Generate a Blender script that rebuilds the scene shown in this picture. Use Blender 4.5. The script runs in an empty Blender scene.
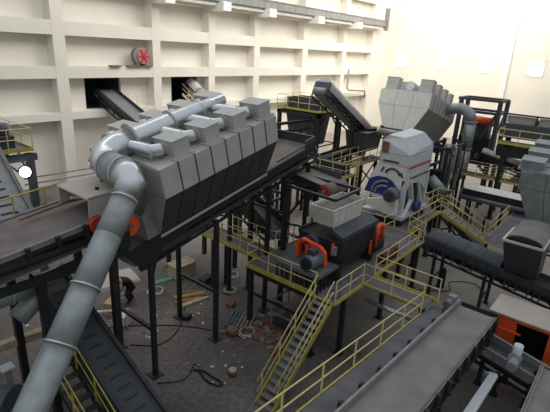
import bpy, bmesh, math, random
from mathutils import Vector, Matrix
random.seed(7)
PI = math.pi
S = bpy.context.scene
COL = S.collection
V3 = lambda *a: Vector(a)

# ------------------------------------------------------------------ camera
CAMLOC = Vector((0, 0, 13))
R = Matrix(((0.63926503, -0.22299778, 0.73594307),
            (-0.76731588, -0.24802675, 0.59136204),
            (0.05066115, -0.94273788, -0.32966457)))      # columns: image right, image down, forward
cam = bpy.data.cameras.new('camera'); co = bpy.data.objects.new('camera', cam); COL.objects.link(co)
rt, dn, fw = R.col[0].copy(), R.col[1].copy(), R.col[2].copy()
m3 = Matrix((rt, -dn, -fw)).transposed()
co.matrix_world = Matrix.Translation(CAMLOC) @ m3.to_4x4()
cam.sensor_width = 36; cam.lens = 36 * 449 / 550; cam.clip_end = 500
S.camera = co
# ------------------------------------------------------------------ light
S.view_settings.view_transform = 'Standard'; S.view_settings.look = 'None'
S.view_settings.gamma = 1; S.view_settings.use_curve_mapping = False
S.view_settings.exposure = 0.0
w = bpy.data.worlds.new('daylight'); S.world = w; w.use_nodes = True
nt = w.node_tree; nt.nodes.clear()
out = nt.nodes.new('ShaderNodeOutputWorld'); bg = nt.nodes.new('ShaderNodeBackground')
tc = nt.nodes.new('ShaderNodeTexCoord'); sx = nt.nodes.new('ShaderNodeSeparateXYZ'); cr = nt.nodes.new('ShaderNodeValToRGB')
nt.links.new(tc.outputs['Generated'], sx.inputs[0]); nt.links.new(sx.outputs['Z'], cr.inputs[0])
cr.color_ramp.elements[0].position = 0.0; cr.color_ramp.elements[0].color = (0.36, 0.35, 0.33, 1)
cr.color_ramp.elements[1].position = 0.75; cr.color_ramp.elements[1].color = (0.86, 0.93, 1.0, 1)
nt.links.new(cr.outputs[0], bg.inputs['Color']); bg.inputs['Strength'].default_value = 0.80
nt.links.new(bg.outputs[0], out.inputs['Surface'])

def area_light(name, loc, target, sx_, sy_, power, col):
    l = bpy.data.lights.new(name, 'AREA'); l.shape = 'RECTANGLE'; l.size = sx_; l.size_y = sy_
    l.energy = power; l.color = col
    o = bpy.data.objects.new(name, l); COL.objects.link(o); o.location = loc
    o.rotation_euler = (Vector(target) - Vector(loc)).to_track_quat('-Z', 'Y').to_euler()
    return o
area_light('roof_skylight_far', (66, 24, 27), (76, 36, 10), 22, 16, 8000, (1.0, 0.93, 0.80))
area_light('roof_skylight_right', (66, 8, 27), (79, 14, 8), 18, 16, 1300, (1.0, 0.95, 0.86))
area_light('roof_skylight_middle', (40, 24, 27), (42, 40, 8), 26, 12, 5600, (1.0, 0.95, 0.87))
area_light('roof_skylight_near', (14, 24, 27), (18, 40, 8), 14, 8, 1300, (1.0, 0.97, 0.92))

# ------------------------------------------------------------------ materials
MATS = {}
def mat(name, col, rough=0.6, metal=0.0, var=0.12, scale=3.0, emit=None, estr=0, bump=0.0, col2=None):
    m = bpy.data.materials.new(name); m.use_nodes = True
    n = m.node_tree; b = n.nodes['Principled BSDF']
    b.inputs['Roughness'].default_value = rough; b.inputs['Metallic'].default_value = metal
    t = n.nodes.new('ShaderNodeTexCoord'); no = n.nodes.new('ShaderNodeTexNoise')
    no.inputs['Scale'].default_value = scale; no.inputs['Detail'].default_value = 6
    n.links.new(t.outputs['Object'], no.inputs['Vector'])
    r = n.nodes.new('ShaderNodeValToRGB')
    c2 = col2 or tuple(c * (1 - var * 2) for c in col)
    r.color_ramp.elements[0].position = 0.32; r.color_ramp.elements[0].color = (*c2, 1)
    r.color_ramp.elements[1].position = 0.66; r.color_ramp.elements[1].color = (*(min(1, c * (1 + var * .4)) for c in col), 1)
    n.links.new(no.outputs['Fac'], r.inputs[0]); n.links.new(r.outputs[0], b.inputs['Base Color'])
    if bump:
        bp = n.nodes.new('ShaderNodeBump'); bp.inputs['Strength'].default_value = bump
        n.links.new(no.outputs['Fac'], bp.inputs['Height']); n.links.new(bp.outputs[0], b.inputs['Normal'])
    if emit:
        b.inputs['Emission Color'].default_value = (*emit, 1); b.inputs['Emission Strength'].default_value = estr
    MATS[name] = m
    return m
mat('cream_paint', (0.78, 0.745, 0.67), 0.85, var=0.03, scale=.35)
mat('white_paint', (0.80, 0.79, 0.76), 0.8, var=0.03, scale=.35)
mat('galvanised', (0.60, 0.61, 0.60), 0.42, 0.5, var=0.08, scale=2.2)
mat('galvanised_sheet', (0.47, 0.465, 0.44), 0.5, 0.2, var=0.06, scale=1.6)
mat('galvanised_pipe', (0.58, 0.60, 0.62), 0.27, 0.8, var=0.03, scale=2)
mat('dull_pipe', (0.30, 0.33, 0.335), 0.45, 0.35, var=0.10, scale=2.5)
mat('shade_seam_sheet', (0.085, 0.085, 0.078), 0.5, 0.35, var=0.10, scale=1.6)  # hood undersides: their shade is put into the colour; also dark seams
mat('dark_steel', (0.016, 0.017, 0.020), 0.5, 0.0, var=0.15, scale=3)
mat('slate_steel', (0.045, 0.050, 0.060), 0.5, 0.1, var=0.12, scale=3)
mat('blue_grey_steel', (0.075, 0.085, 0.10), 0.5, 0.1, var=0.1, scale=3)
mat('yellow_paint', (0.50, 0.41, 0.08), 0.5, var=0.12, scale=6)
mat('pale_yellow', (0.66, 0.58, 0.24), 0.5, var=0.08, scale=6)
mat('cream_rail', (0.78, 0.70, 0.45), 0.5, var=0.08, scale=6)
mat('deck_grey', (0.125, 0.12, 0.13), 0.8, var=0.16, scale=1.4)
mat('deck_warm', (0.22, 0.20, 0.18), 0.8, var=0.12, scale=1.4)
mat('belt_grey', (0.21, 0.195, 0.175), 0.75, var=0.12, scale=1.2)
mat('belt_dark', (0.045, 0.048, 0.055), 0.6, var=0.12, scale=2)
mat('belt_brown', (0.17, 0.14, 0.13), 0.8, var=0.14, scale=1.6)
mat('tread_grey', (0.20, 0.195, 0.19), 0.7, var=0.12, scale=4)
mat('orange_paint', (0.80, 0.085, 0.018), 0.45, var=0.08, scale=3)
mat('container_orange', (0.62, 0.075, 0.015), 0.6, var=0.14, scale=1.5)
mat('red_paint', (0.42, 0.035, 0.03), 0.5, var=0.1)
mat('maroon', (0.10, 0.02, 0.02), 0.6)
mat('pink_wheel', (0.50, 0.16, 0.17), 0.5, var=0.1)
mat('machine_white', (0.54, 0.57, 0.60), 0.5, 0.0, var=0.06, scale=2)
mat('machine_cream', (0.72, 0.70, 0.66), 0.5, 0.0, var=0.06, scale=2)
mat('hopper_white', (0.60, 0.60, 0.56), 0.6, 0.0, var=0.08, scale=3)
mat('hood_white', (0.66, 0.65, 0.62), 0.5, 0.1, var=0.05, scale=1.5)
mat('blue_paint', (0.022, 0.045, 0.20), 0.4, var=0.1)
mat('motor_grey', (0.13, 0.15, 0.17), 0.45, 0.2, var=0.1)
mat('cover_grey', (0.48, 0.47, 0.46), 0.5, 0.1, var=0.06)
mat('hood_under_shade', (0.30, 0.29, 0.25), 0.6, 0.1, var=0.06)  # second hood's lower sides, with their shade darkened into the sheet colour
mat('mid_grey', (0.26, 0.26, 0.26), 0.55, 0.2, var=0.1)
mat('wood', (0.42, 0.25, 0.12), 0.8, var=0.15, scale=5)
mat('pale_wood', (0.52, 0.42, 0.29), 0.8, var=0.12, scale=5)
mat('brown_wood', (0.22, 0.14, 0.09), 0.8, var=0.15, scale=5)
mat('card', (0.50, 0.36, 0.20), 0.85)
mat('white_plastic', (0.62, 0.63, 0.62), 0.5)
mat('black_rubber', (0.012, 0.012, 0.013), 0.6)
mat('teal', (0.10, 0.30, 0.27), 0.6)
mat('blue_pallet', (0.05, 0.15, 0.20), 0.7)
mat('debris_brown', (0.20, 0.09, 0.06), 0.8)
mat('skin', (0.45, 0.26, 0.18), 0.6)
mat('black_cloth', (0.010, 0.010, 0.013), 0.9)
mat('trouser_cloth', (0.022, 0.022, 0.028), 0.9)
mat('hair', (0.01, 0.008, 0.007), 0.7)
mat('unlit_void', (0.05, 0.08, 0.11), 0.9)  # dark colour paints in the lack of light beyond the wall openings
mat('roof_dusty', (0.44, 0.385, 0.345), 0.8, var=0.05, scale=1)
mat('glow_window', (0.9, 0.9, 0.9), 0.5, emit=(1.0, 0.99, 0.96), estr=1.6)
mat('glow_lamp', (0.9, 0.9, 0.9), 0.5, emit=(0.95, 0.98, 1.0), estr=14)

def floor_mat():
    m = bpy.data.materials.new('dirty_concrete'); m.use_nodes = True; n = m.node_tree; b = n.nodes['Principled BSDF']
    b.inputs['Roughness'].default_value = 0.85
    g = n.nodes.new('ShaderNodeNewGeometry')
    def noise(sc, det=8):
        a = n.nodes.new('ShaderNodeTexNoise'); a.inputs['Scale'].default_value = sc; a.inputs['Detail'].default_value = det
        n.links.new(g.outputs['Position'], a.inputs['Vector']); return a
    def ramp(src, p0, c0, p1, c1):
        r = n.nodes.new('ShaderNodeValToRGB'); r.color_ramp.elements[0].position = p0; r.color_ramp.elements[0].color = (*c0, 1)
        r.color_ramp.elements[1].position = p1; r.color_ramp.elements[1].color = (*c1, 1); n.links.new(src, r.inputs[0]); return r
    big = ramp(noise(0.35).outputs['Fac'], 0.35, (0.095, 0.082, 0.077), 0.65, (0.165, 0.142, 0.132))
    fine = ramp(noise(5, 12).outputs['Fac'], 0.35, (0.6, 0.6, 0.6), 0.62, (1.1, 1.1, 1.1))
    mx = n.nodes.new('ShaderNodeMix'); mx.data_type = 'RGBA'; mx.blend_type = 'MULTIPLY'; mx.inputs['Factor'].default_value = 0.8
    n.links.new(big.outputs[0], mx.inputs['A']); n.links.new(fine.outputs[0], mx.inputs['B'])
    # a cleaner, paler screed on the right hand (aisle) side of the hall
    sp = n.nodes.new('ShaderNodeSeparateXYZ'); n.links.new(g.outputs['Position'], sp.inputs[0])
    pale = ramp(sp.outputs['X'], 0.0, (0, 0, 0), 1.0, (1, 1, 1))
    mr = n.nodes.new('ShaderNodeMapRange'); mr.inputs['From Min'].default_value = 16; mr.inputs['From Max'].default_value = 22
    n.links.new(sp.outputs['X'], mr.inputs['Value'])
    mx2 = n.nodes.new('ShaderNodeMix'); mx2.data_type = 'RGBA'; n.links.new(mr.outputs[0], mx2.inputs['Factor'])
    n.links.new(mx.outputs['Result'], mx2.inputs['A'])
    pc = ramp(noise(0.8).outputs['Fac'], 0.3, (0.24, 0.215, 0.19), 0.7, (0.33, 0.295, 0.265))
    n.links.new(pc.outputs[0], mx2.inputs['B']); n.links.new(mx2.outputs['Result'], b.inputs['Base Color'])
    MATS['dirty_concrete'] = m
floor_mat()

# ------------------------------------------------------------------ mesh helpers
class Fr:
    """a local frame: origin o, axes u v w"""
    def __init__(s, o, u=(1, 0, 0), v=None, w=None):
        s.o = Vector(o); s.u = Vector(u).normalized()
        if v is None:
            s.v = Vector((0, 0, 1)).cross(s.u)
            if s.v.length < 1e-5: s.v = Vector((0, 1, 0))
            s.v.normalize()
        else: s.v = Vector(v).normalized()
        s.w = Vector(w).normalized() if w is not None else s.u.cross(s.v).normalized()
    def __call__(s, a, b, c): return s.o + s.u * a + s.v * b + s.w * c
W = Fr((0, 0, 0), (1, 0, 0), (0, 1, 0), (0, 0, 1))

class MB:
    def __init__(s): s.v = []; s.f = []; s.sm = []; s.mi = []; s.cur = 0
    def add(s, vs, fs, smooth=False):
        k = len(s.v); s.v += [Vector(x) for x in vs]
        for f in fs: s.f.append([i + k for i in f]); s.sm.append(smooth); s.mi.append(s.cur)
    def box(s, a0, a1, b0, b1, c0, c1, F=W):
        p = [F(a, b, c) for c in (c0, c1) for b in (b0, b1) for a in (a0, a1)]
        s.add(p, [(0, 2, 3, 1), (4, 5, 7, 6), (0, 1, 5, 4), (2, 6, 7, 3), (0, 4, 6, 2), (1, 3, 7, 5)]); return s
    def bar(s, p, q, a=.1, b=None, up=(0, 0, 1)):
        p, q = Vector(p), Vector(q); b = b or a; u = (q - p)
        if u.length < 1e-5: return s
        u.normalize(); upv = Vector(up)
        if abs(u.dot(upv)) > .98: upv = Vector((1, 0, 0))
        v = upv.cross(u).normalized(); F = Fr(p, u, v)
        return s.box(0, (q - p).length, -a / 2, a / 2, -b / 2, b / 2, F)
    def tube(s, pts, r, n=12, cap=True, smooth=True):
        pts = [Vector(p) for p in pts]; rr = r if isinstance(r, (list, tuple)) else [r] * len(pts)
        k = len(s.v); up = None; rings = []
        for i, p in enumerate(pts):
            d = (pts[min(i + 1, len(pts) - 1)] - pts[max(i - 1, 0)]).normalized()
            if up is None:
                up = Vector((0, 0, 1)) if abs(d.z) < .9 else Vector((1, 0, 0))
            a = (up - d * up.dot(d)).normalized(); b = d.cross(a); up = a
            rings.append([p + (a * math.cos(2 * PI * j / n) + b * math.sin(2 * PI * j / n)) * rr[i] for j in range(n)])
        vs = [q for g in rings for q in g]; fs = []
        for i in range(len(pts) - 1):
            for j in range(n): fs.append((i * n + j, i * n + (j + 1) % n, (i + 1) * n + (j + 1) % n, (i + 1) * n + j))
        s.add(vs, fs, smooth)
        if cap:
            s.f.append([k + j for j in range(n)][::-1]); s.sm.append(False); s.mi.append(s.cur)
            s.f.append([k + (len(pts) - 1) * n + j for j in range(n)]); s.sm.append(False); s.mi.append(s.cur)
        return s
    def prism(s, poly, a0, a1, F=W, plane='vw'):
        """polygon in two frame axes extruded along the third"""
        def P(x, y, a):
            return F(a, x, y) if plane == 'vw' else (F(x, a, y) if plane == 'uw' else F(x, y, a))
        n = len(poly); vs = [P(x, y, a0) for x, y in poly] + [P(x, y, a1) for x, y in poly]
        fs = [list(range(n))[::-1], [n + i for i in range(n)]] + [(i, (i + 1) % n, n + (i + 1) % n, n + i) for i in range(n)]
        s.add(vs, fs); return s
    def hexa(s, bot, top):
        """frustum from four bottom and four top points"""
        s.add(list(bot) + list(top), [(3, 2, 1, 0), (4, 5, 6, 7), (0, 1, 5, 4), (1, 2, 6, 5), (2, 3, 7, 6), (3, 0, 4, 7)]); return s
    def build(s, name, m, parent=None, bevel=0):
        me = bpy.data.meshes.new(name); org = Vector((0, 0, 0)); q = parent
        while q is not None: org = org + Vector(q.location); q = q.parent
        me.from_pydata([tuple(v - org) for v in s.v], [], s.f); me.update()
        for i, p in enumerate(me.polygons): p.use_smooth = s.sm[i]; p.material_index = s.mi[i]
        for x in (m if isinstance(m, (list, tuple)) else [m]): me.materials.append(MATS[x])
        bm = bmesh.new(); bm.from_mesh(me); bmesh.ops.recalc_face_normals(bm, faces=bm.faces); bm.to_mesh(me); bm.free()
        o = bpy.data.objects.new(name, me); COL.objects.link(o); o.parent = parent
        if bevel:
            b = o.modifiers.new('bevel', 'BEVEL'); b.width = bevel; b.segments = 2; b.limit_method = 'ANGLE'
        return o
def thing(name, label, cat, loc=(0, 0, 0), group=None):
    o = bpy.data.objects.new(name, None); COL.objects.link(o); o.location = loc; o.empty_display_size = .2
    o['label'] = label; o['category'] = cat
    if group: o['group'] = group
    return o
def tag(o, label, cat, group=None, kind=None):
    o['label'] = label; o['category'] = cat
    if group: o['group'] = group
    if kind: o['kind'] = kind
    return o
def struct(o): o['kind'] = 'structure'; return o
def arc(c, a, b, r, t0, t1, n=8):
    c, a, b = Vector(c), Vector(a).normalized(), Vector(b).normalized()
    return [c + (a * math.cos(t0 + (t1 - t0) * i / n) + b * math.sin(t0 + (t1 - t0) * i / n)) * r for i in range(n + 1)]

# ------------------------------------------------------------------ the hall
struct(MB().box(-12, 84, -22, 44, -.3, 0).build('floor', 'dirty_concrete'))
YB, YR = 40.0, 41.25       # face of the frame, face of the recessed panels
pil = [(9.0, 10.0), (18.9, 19.95), (28.85, 29.8), (36.4, 37.35), (44.0, 45.05), (54.2, 55.4), (64.9, 65.9), (74.3, 79.6)]
beams = [(6.05, 6.72), (9.65, 10.66), (13.2, 14.35), (16.9, 17.5), (21.0, 24.5)]
m = MB()
dx = [(22.0, 25.75), (32.0, 35.7)]
m.box(-12, 79.6, YR, YR + .3, 0, 6.7)
m.box(-12, dx[0][0], YR, YR + .3, 6.6, 9.62); m.box(dx[0][1], dx[1][0], YR, YR + .3, 6.6, 9.62); m.box(dx[1][1], 79.6, YR, YR + .3, 6.6, 9.62)
m.box(-12, 79.6, YR, YR + .3, 9.65, 24.5)
for a, b in pil: m.box(a, b, YB, YR, 0, 24.5)
for a, b in beams: m.box(-12, 79.6, YB + .02, YR, a, b)
struct(m.build('wall_back', 'cream_paint'))
for k, (a, b) in enumerate(dx):
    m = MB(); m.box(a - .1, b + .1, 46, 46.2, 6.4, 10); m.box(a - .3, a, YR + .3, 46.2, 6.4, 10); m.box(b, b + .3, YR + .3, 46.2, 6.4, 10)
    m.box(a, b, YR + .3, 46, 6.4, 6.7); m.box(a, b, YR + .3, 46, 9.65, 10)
    struct(m.build('door_%d' % (k + 1), 'unlit_void'))
XR = 79.4
struct(MB().box(XR, XR + .4, -22, 41.5, 0, 26).build('wall_right', 'cream_paint'))
struct(MB().box(XR - .45, XR, 18.55, 19.45, 0, 26).build('trim_1', 'white_paint'))
struct(MB().box(XR - .12, XR, 32.5, 32.75, 0, 26).build('trim_2', 'white_paint'))
struct(MB().box(XR - .45, XR, 4.5, 5.4, 0, 26).build('trim_3', 'white_paint'))
for k, y in enumerate((14.9, 22.15, 29.0, 36.5)):
    f = MB()
    for a, b, c, d in ((y - 1.1, y - .95, 11.05, 13.3), (y + .95, y + 1.1, 11.05, 13.3), (y - 1.1, y + 1.1, 11.0, 11.15), (y - 1.1, y + 1.1, 13.15, 13.3)): f.box(XR - .06, XR, a, b, c, d)
    o = struct(f.build('window_%d' % (k + 1), 'white_paint'))
    MB().box(XR - .03, XR - .01, y - .95, y + .95, 11.15, 13.15).build('pane', 'glow_window', o)
# concrete corbels and slab carrying the gallery, high on the back wall
m = MB()
for a, b in pil[2:7]: m.box(a - .1, b + .1, 37.6, YB, 16.6, 17.5); 
m.box(28, 75.4, 38.6, YR, 17.1, 17.5)
struct(m.build('trim_4', 'white_paint'))
t = thing('wall_gallery', 'grey galvanised gallery parapet high along the back wall', 'gallery', (28, 38.3, 17.5))
m = MB()
x = 28.0
while x < 75:
    m.box(x, x + 1.16, 38.2, 38.28, 17.5, 18.35); x += 1.2
m.build('parapet', 'mid_grey', t)
MB().box(28, 75.4, 38.1, 38.5, 18.35, 18.45).build('cap_rail', 'mid_grey', t)
MB().box(75.0, 75.4, 37.9, 38.6, 16.9, 20.4).build('end_post', 'mid_grey', t)
MB().box(28, 75.4, 38.3, 39.9, 17.5, 17.56).build('deck', 'deck_grey', t)

# red axial fan on its ledge
t = thing('wall_fan', 'round grey blower fan with pink-red wheel on the wall ledge', 'fan', (27.4, 39.9, 10.785))
MB().tube([(27.35, 39.7, 11.65), (27.35, 40.35, 11.65)], .86, 24).build('casing', 'mid_grey', t)
MB().tube([(27.5, 39.6, 11.65), (27.5, 39.7, 11.65)], .72, 24).build('wheel', 'pink_wheel', t)
m = MB()
for k in range(6):
    a = k * PI / 3; m.bar((27.5, 39.57, 11.65), (27.5 + .68 * math.cos(a), 39.57, 11.65 + .68 * math.sin(a)), .07)
m.tube([(27.5, 39.5, 11.65), (27.5, 39.6, 11.65)], .16); m.build('grille', 'red_paint', t)
MB().box(26.8, 28.0, 39.7, 40.4, 10.785, 10.95).build('base', 'mid_grey', t)
for k, (a, b, l) in enumerate(((24.0, 25.1, 'dark plank lying on the wall ledge left of the fan'), (25.8, 28.6, 'long dark board lying on the wall ledge under the fan'))):
    tag(MB().box(a, b, 39.75, 40.3, 10.665, 10.78).build('plank', 'brown_wood'), l, 'plank')
# small pipe on the far wall
tag(MB().tube([(66.6, 39.6, 10.5), (66.6, 39.6, 7.4), (66.6, 39.2, 7.2), (72, 39.2, 6.9), (72, 39.2, 5.8)], .14, 8).build('wall_pipe', 'mid_grey'), 'thin grey pipe bending along the far end of the back wall', 'pipe')

# ------------------------------------------------------------------ railing, platforms, stairs
def rail(path, parent, h=1.05, post_gap=1.3, m_='yellow_paint', m2='pale_yellow', toe=True, r=.023, name='guard_rail'):
    path = [Vector(p) for p in path]; Z = Vector((0, 0, h))
    a = MB()
    for i in range(len(path) - 1):
        for k in (1.0, .52): a.tube([path[i] + Z * k, path[i + 1] + Z * k], r, 6)
    g = a.build(name, m2, parent)
    done = []
    for i in range(len(path) - 1):
        L = (path[i + 1] - path[i]).length; n = max(1, round(L / post_gap))
        for k in range(n + 1):
            p = path[i].lerp(path[i + 1], k / n)
            if any((p - q).length < .2 for q in done): continue
            done.append(p)
            MB().bar(p, p + Z, .042).build('post', m2, g)
    if toe:
        a = MB()
        for i in range(len(path) - 1): a.bar(path[i] + V3(0, 0, .06), path[i + 1] + V3(0, 0, .05), .03, .1)
        a.build('toe_board', m_, g)
    return g
def deck(parent, rects, z, m_='deck_grey', edge='yellow_paint', th=.08):
    a = MB(); e = MB()
    for x0, x1, y0, y1 in rects:
        a.box(x0, x1, y0, y1, z - .06, z)
        t_ = .035
        e.box(x0, x1, y0 - t_, y0, z - th, z + .01); e.box(x0, x1, y1, y1 + t_, z - th, z + .01)
        e.box(x0 - t_, x0, y0, y1, z - th, z + .01); e.box(x1, x1 + t_, y0, y1, z - th, z + .01)
    a.build('deck', m_, parent); e.build('edge_beam', edge, parent)
def posts(parent, pts, z, s=.16, m_='dark_steel', braces=()):
    for x, y in pts:
        a = MB(); a.box(x - s / 2, x + s / 2, y - s / 2, y + s / 2, 0, z); a.box(x - s, x + s, y - s, y + s, 0, .03)
        a.build('column', m_, parent)
    for p, q in braces: MB().bar(p, q, .09).build('brace', m_, parent)
def stairs(parent, top, direction, length, drop, width, n, rails=(1, -1), m_='tread_grey', sm='yellow_paint', hr='pale_yellow'):
    top = Vector(top); d = Vector(direction).normalized(); s_ = Vector((0, 0, 1)).cross(d)
    low = top + d * length - V3(0, 0, drop)
    for sg in (1, -1):
        MB().bar(top + s_ * sg * width / 2 - V3(0, 0, .12), low + s_ * sg * width / 2 - V3(0, 0, .02), .05, .24).build('stringer', sm, parent)
    F = Fr(top, d, s_, (0, 0, 1))
    for k in range(n):
        f = (k + .7) / n
        MB().box(length * f - .11, length * f + .13, -width / 2 + .03, width / 2 - .03, -drop * f - .04, -drop * f, F).build('tread', m_, parent)
    for sg in rails:
        a = top + s_ * sg * width / 2; b = low + s_ * sg * width / 2
        g = MB().tube([a + V3(0, 0, 1.0), b + V3(0, 0, 1.0)], .023, 6).tube([a + V3(0, 0, .5), b + V3(0, 0, .5)], .023, 6).build('handrail', hr, parent)
        for f in (.12, .38, .64, .92):
            p = a.lerp(b, f); MB().bar(p - V3(0, 0, .1), p + V3(0, 0, 1.0), .045).build('post', hr, g)

# ------------------------------------------------------------------ conveyor builder
def conveyor(name, label, cat, p0, p1, width, belt='belt_dark', frame='dark_steel', skirt='dark_steel', side_h=.22, frame_h=.55,
             legs=(), idlers=0, group=None, leg_s=.16, truss=True, flights=0, drum='mid_grey', bracket=False, foot=0.0, idler_m=None):
    p0, p1 = Vector(p0), Vector(p1)
    t = thing(name, label, cat, (p0.x, p0.y, p0.z), group)
    L = (p1 - p0).length; F = Fr(p0, p1 - p0); h = width / 2
    bm_ = MB(); bm_.prism([(-h + .04, .05), (-h * .55, 0), (h * .55, 0), (h - .04, .05), (h - .04, .01), (h * .55, -.04), (-h * .55, -.04), (-h + .04, .01)], 0, L, F)
    bm_.box(.1, L - .1, -h + .12, h - .12, -frame_h * .8 - .03, -frame_h * .8, F)
    if flights:
        n = int(L / flights); bm_.cur = 1
        for k in range(n): bm_.box((k + .6) * L / n, (k + .6) * L / n + .09, -h * .4, h * .4, -.02, .012, F)
    b_ = bm_.build('belt', [belt, 'black_rubber'] if flights else belt, t)
    for s_ in (-1, 1):
        MB().box(0, L, s_ * h - .03, s_ * h + .03, -.08, side_h, F).box(0, L, s_ * h - .06, s_ * h + .06, side_h - .03, side_h, F).build('skirt', skirt, t)
        a = MB(); v = s_ * (h + .03)
        a.box(0, L, v - .05, v + .05, -.2, -.08, F); a.box(0, L, v - .05, v + .05, -frame_h - .1, -frame_h, F)
        if truss:
            n = max(2, int(L / 1.1))
            for k in range(n + 1): a.box(k * L / n - .04, k * L / n + .04, v - .04, v + .04, -frame_h, -.15, F)
            for k in range(n): a.bar(F(k * L / n, v, -.15 if k % 2 else -frame_h), F((k + 1) * L / n, v, -frame_h if k % 2 else -.15), .05)
        a.build('side_frame', frame, t)
    for k in range(idlers):
        u = (k + .5) * L / idlers
        a = MB(); a.tube([F(u, -h + .02, -.12), F(u, h - .02, -.12)], .07, 8)
        if bracket:
            for s_ in (-1, 1): a.box(u - .06, u + .06, s_ * (h + .12) - .06, s_ * (h + .12) + .06, -.3, .12, F); a.box(u - .03, u + .03, s_ * (h + .12) - .14, s_ * (h + .12) + .14, -.34, -.26, F)
        a.build('idler', idler_m or frame, t)
    for u in (.0, L):
        MB().tube([F(u, -h + .05, -frame_h * .4), F(u, h - .05, -frame_h * .4)], frame_h * .4, 14).build('pulley', drum, t)
    for f in legs:
        c = F(L * f, 0, -frame_h)
        for s_ in (-1, 1):
            q = c + F.v * s_ * (h + .05)
            a = MB(); a.box(q.x - leg_s / 2, q.x + leg_s / 2, q.y - leg_s / 2, q.y + leg_s / 2, foot, q.z + .1)
            a.box(q.x - leg_s, q.x + leg_s, q.y - leg_s, q.y + leg_s, foot, foot + .03); a.build('leg', frame, t)
        q0, q1 = c - F.v * (h + .05), c + F.v * (h + .05)
        zz = foot + (c.z - foot) * .45
        MB().bar((q0.x, q0.y, zz), (q1.x, q1.y, zz), .1).build('brace', frame, t)
    return t, F, L

# ------------------------------------------------------------------ the long hood builder (dust hood over a conveyor)
def hood(name, label, F, L, t_mat='galvanised_sheet', low='shade_seam_sheet', n=8, wm=2.22, wb=1.3, w1=1.8, w2=2.9, ridge=3.0, box_h=.62, boxes=4, first=.88, pitch=1.5, endm=None):
    t = thing(name, label, 'dust hood', tuple(F.o))
    prof = [(-wb, 0), (-wm, w1), (-wm, w2), (-.7, ridge), (.7, ridge), (wm, w2), (wm, w1), (wb, 0)]
    for s_ in (-1, 1):
        a = MB(); b = MB(); g = L / n
        for k in range(n):
            u0, u1 = k * g + (.0 if k == 0 else .045), (k + 1) * g - .0
            a.box(u0, u1, s_ * wm - .03, s_ * wm + .03, w1, w2, F)
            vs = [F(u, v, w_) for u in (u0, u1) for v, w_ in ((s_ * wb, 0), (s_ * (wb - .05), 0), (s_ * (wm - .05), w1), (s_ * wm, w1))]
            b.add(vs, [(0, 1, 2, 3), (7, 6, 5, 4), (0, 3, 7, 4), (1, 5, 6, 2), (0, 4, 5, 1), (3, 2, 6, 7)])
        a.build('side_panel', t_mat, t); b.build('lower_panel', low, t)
        c = MB()
        for k in range(1, n): c.box(k * g + .0, k * g + .045, s_ * wm - .05, s_ * wm + .015, w1, w2 + .02, F)
        c.build('seam_strip', 'shade_seam_sheet', t)
        MB().box(-.02, L + .02, s_ * wb - .05, s_ * wb + .09, -.1, .02, F).build('flange', 'galvanised', t)
    a = MB()
    a.prism([(-wm, w2), (-.7, ridge), (.7, ridge), (wm, w2), (wm - .1, w2 - .05), (-wm + .1, w2 - .05)], 0, L, F)
    for k in range(1, n):
        for s_ in (-1, 1): a.bar(F(k * L / n, s_ * wm, w2 + .02), F(k * L / n, s_ * .7, ridge + .02), .05)
    rf = a.build('roof', t_mat, t)
    for e in (0, L):
        a = MB(); 
        for k in range(3):
            ws = [(-1, -1 / 3), (-1 / 3, 1 / 3), (1 / 3, 1)][k]
            x0, x1 = ws
            g = .012
            for lo, hi, wl, wh in ((wb, wm, 0, w1), (wm, wm, w1, w2)):
                pts = [(x0 * lo + g, wl + g), (x1 * lo - g, wl + g), (x1 * hi - g, wh - g), (x0 * hi + g, wh - g)]
                a.prism(pts, e - .03, e + .03, F)
        a.build('end_panel', endm or t_mat, t)
        MB().prism(prof, e - .02 if e else e + .02, e - .015 if e else e + .015, F).build('end_backing', 'shade_seam_sheet', t)
    for s_ in (-1, 1):
        for k in range(boxes):
            u = first + pitch * k; v0, v1 = s_ * .95, s_ * 2.02
            if u + .75 > L + .2: continue
            vl, vh = min(v0, v1), max(v0, v1)
            zb = w2 + .02
            b = MB().box(u, u + .72, vl, vh, zb, zb + box_h, F).box(u - .03, u + .75, vl - .03, vh + .03, zb + box_h, zb + box_h + .03, F).build('outlet_box', t_mat, t)
            MB().box(u - .12, u + .84, vl - .1, vh + .1, zb - .02, zb + .06, F).build('box_flange', t_mat, b)
    return t, F

# ================================================================== LEFT: main hooded conveyor
SL = .23
uF = Vector((1, 0, SL)).normalized(); wF = Vector((-SL, 0, 1)).normalized()
HF = Fr((9.5, 14.4, 6.14), uF, (0, 1, 0), wF)
C0 = HF(-1.2, 0, -.12); C1 = HF(10.1, 0, -.12)
t, CF, CL = conveyor('inclined_conveyor', 'dark steel inclined conveyor carrying the silver dust hood on tall posts', 'conveyor',
                     C0, C1, 2.6, belt='belt_brown', side_h=.18, frame_h=.72, idlers=16)
for X in (8.98, 12.36, 15.8, 18.9):
    zz = 6.14 + (X - 9.5) * SL - .8
    for Y in (13.08, 15.7):
        a = MB().box(X - .09, X + .09, Y - .09, Y + .09, 0, zz).box(X - .25, X + .25, Y - .25, Y + .25, 0, .05)
        a.build('leg', 'dark_steel', t)
    MB().bar((X, 13.08, zz * .42), (X, 15.7, zz * .42), .14).build('brace', 'dark_steel', t)
    MB().bar((X, 13.08, zz - .1), (X, 15.7, zz - .1), .16).build('brace', 'dark_steel', t)
for Y in (13.05, 15.75):
    MB().prism([(7.6, 6.15), (8.3, 5.35), (9.1, 4.7), (9.3, 5.3), (12.2, 6.0), (9.6, 6.05), (8.2, 5.95)], Y - .03, Y + .03, W, 'uw').build('gusset_plate', 'dark_steel', t)
    MB().box(-.2, 10.2, (Y - 14.4) - .07, (Y - 14.4) + .07, -.62, -.48, HF).build('lower_beam', 'slate_steel', t)
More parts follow.
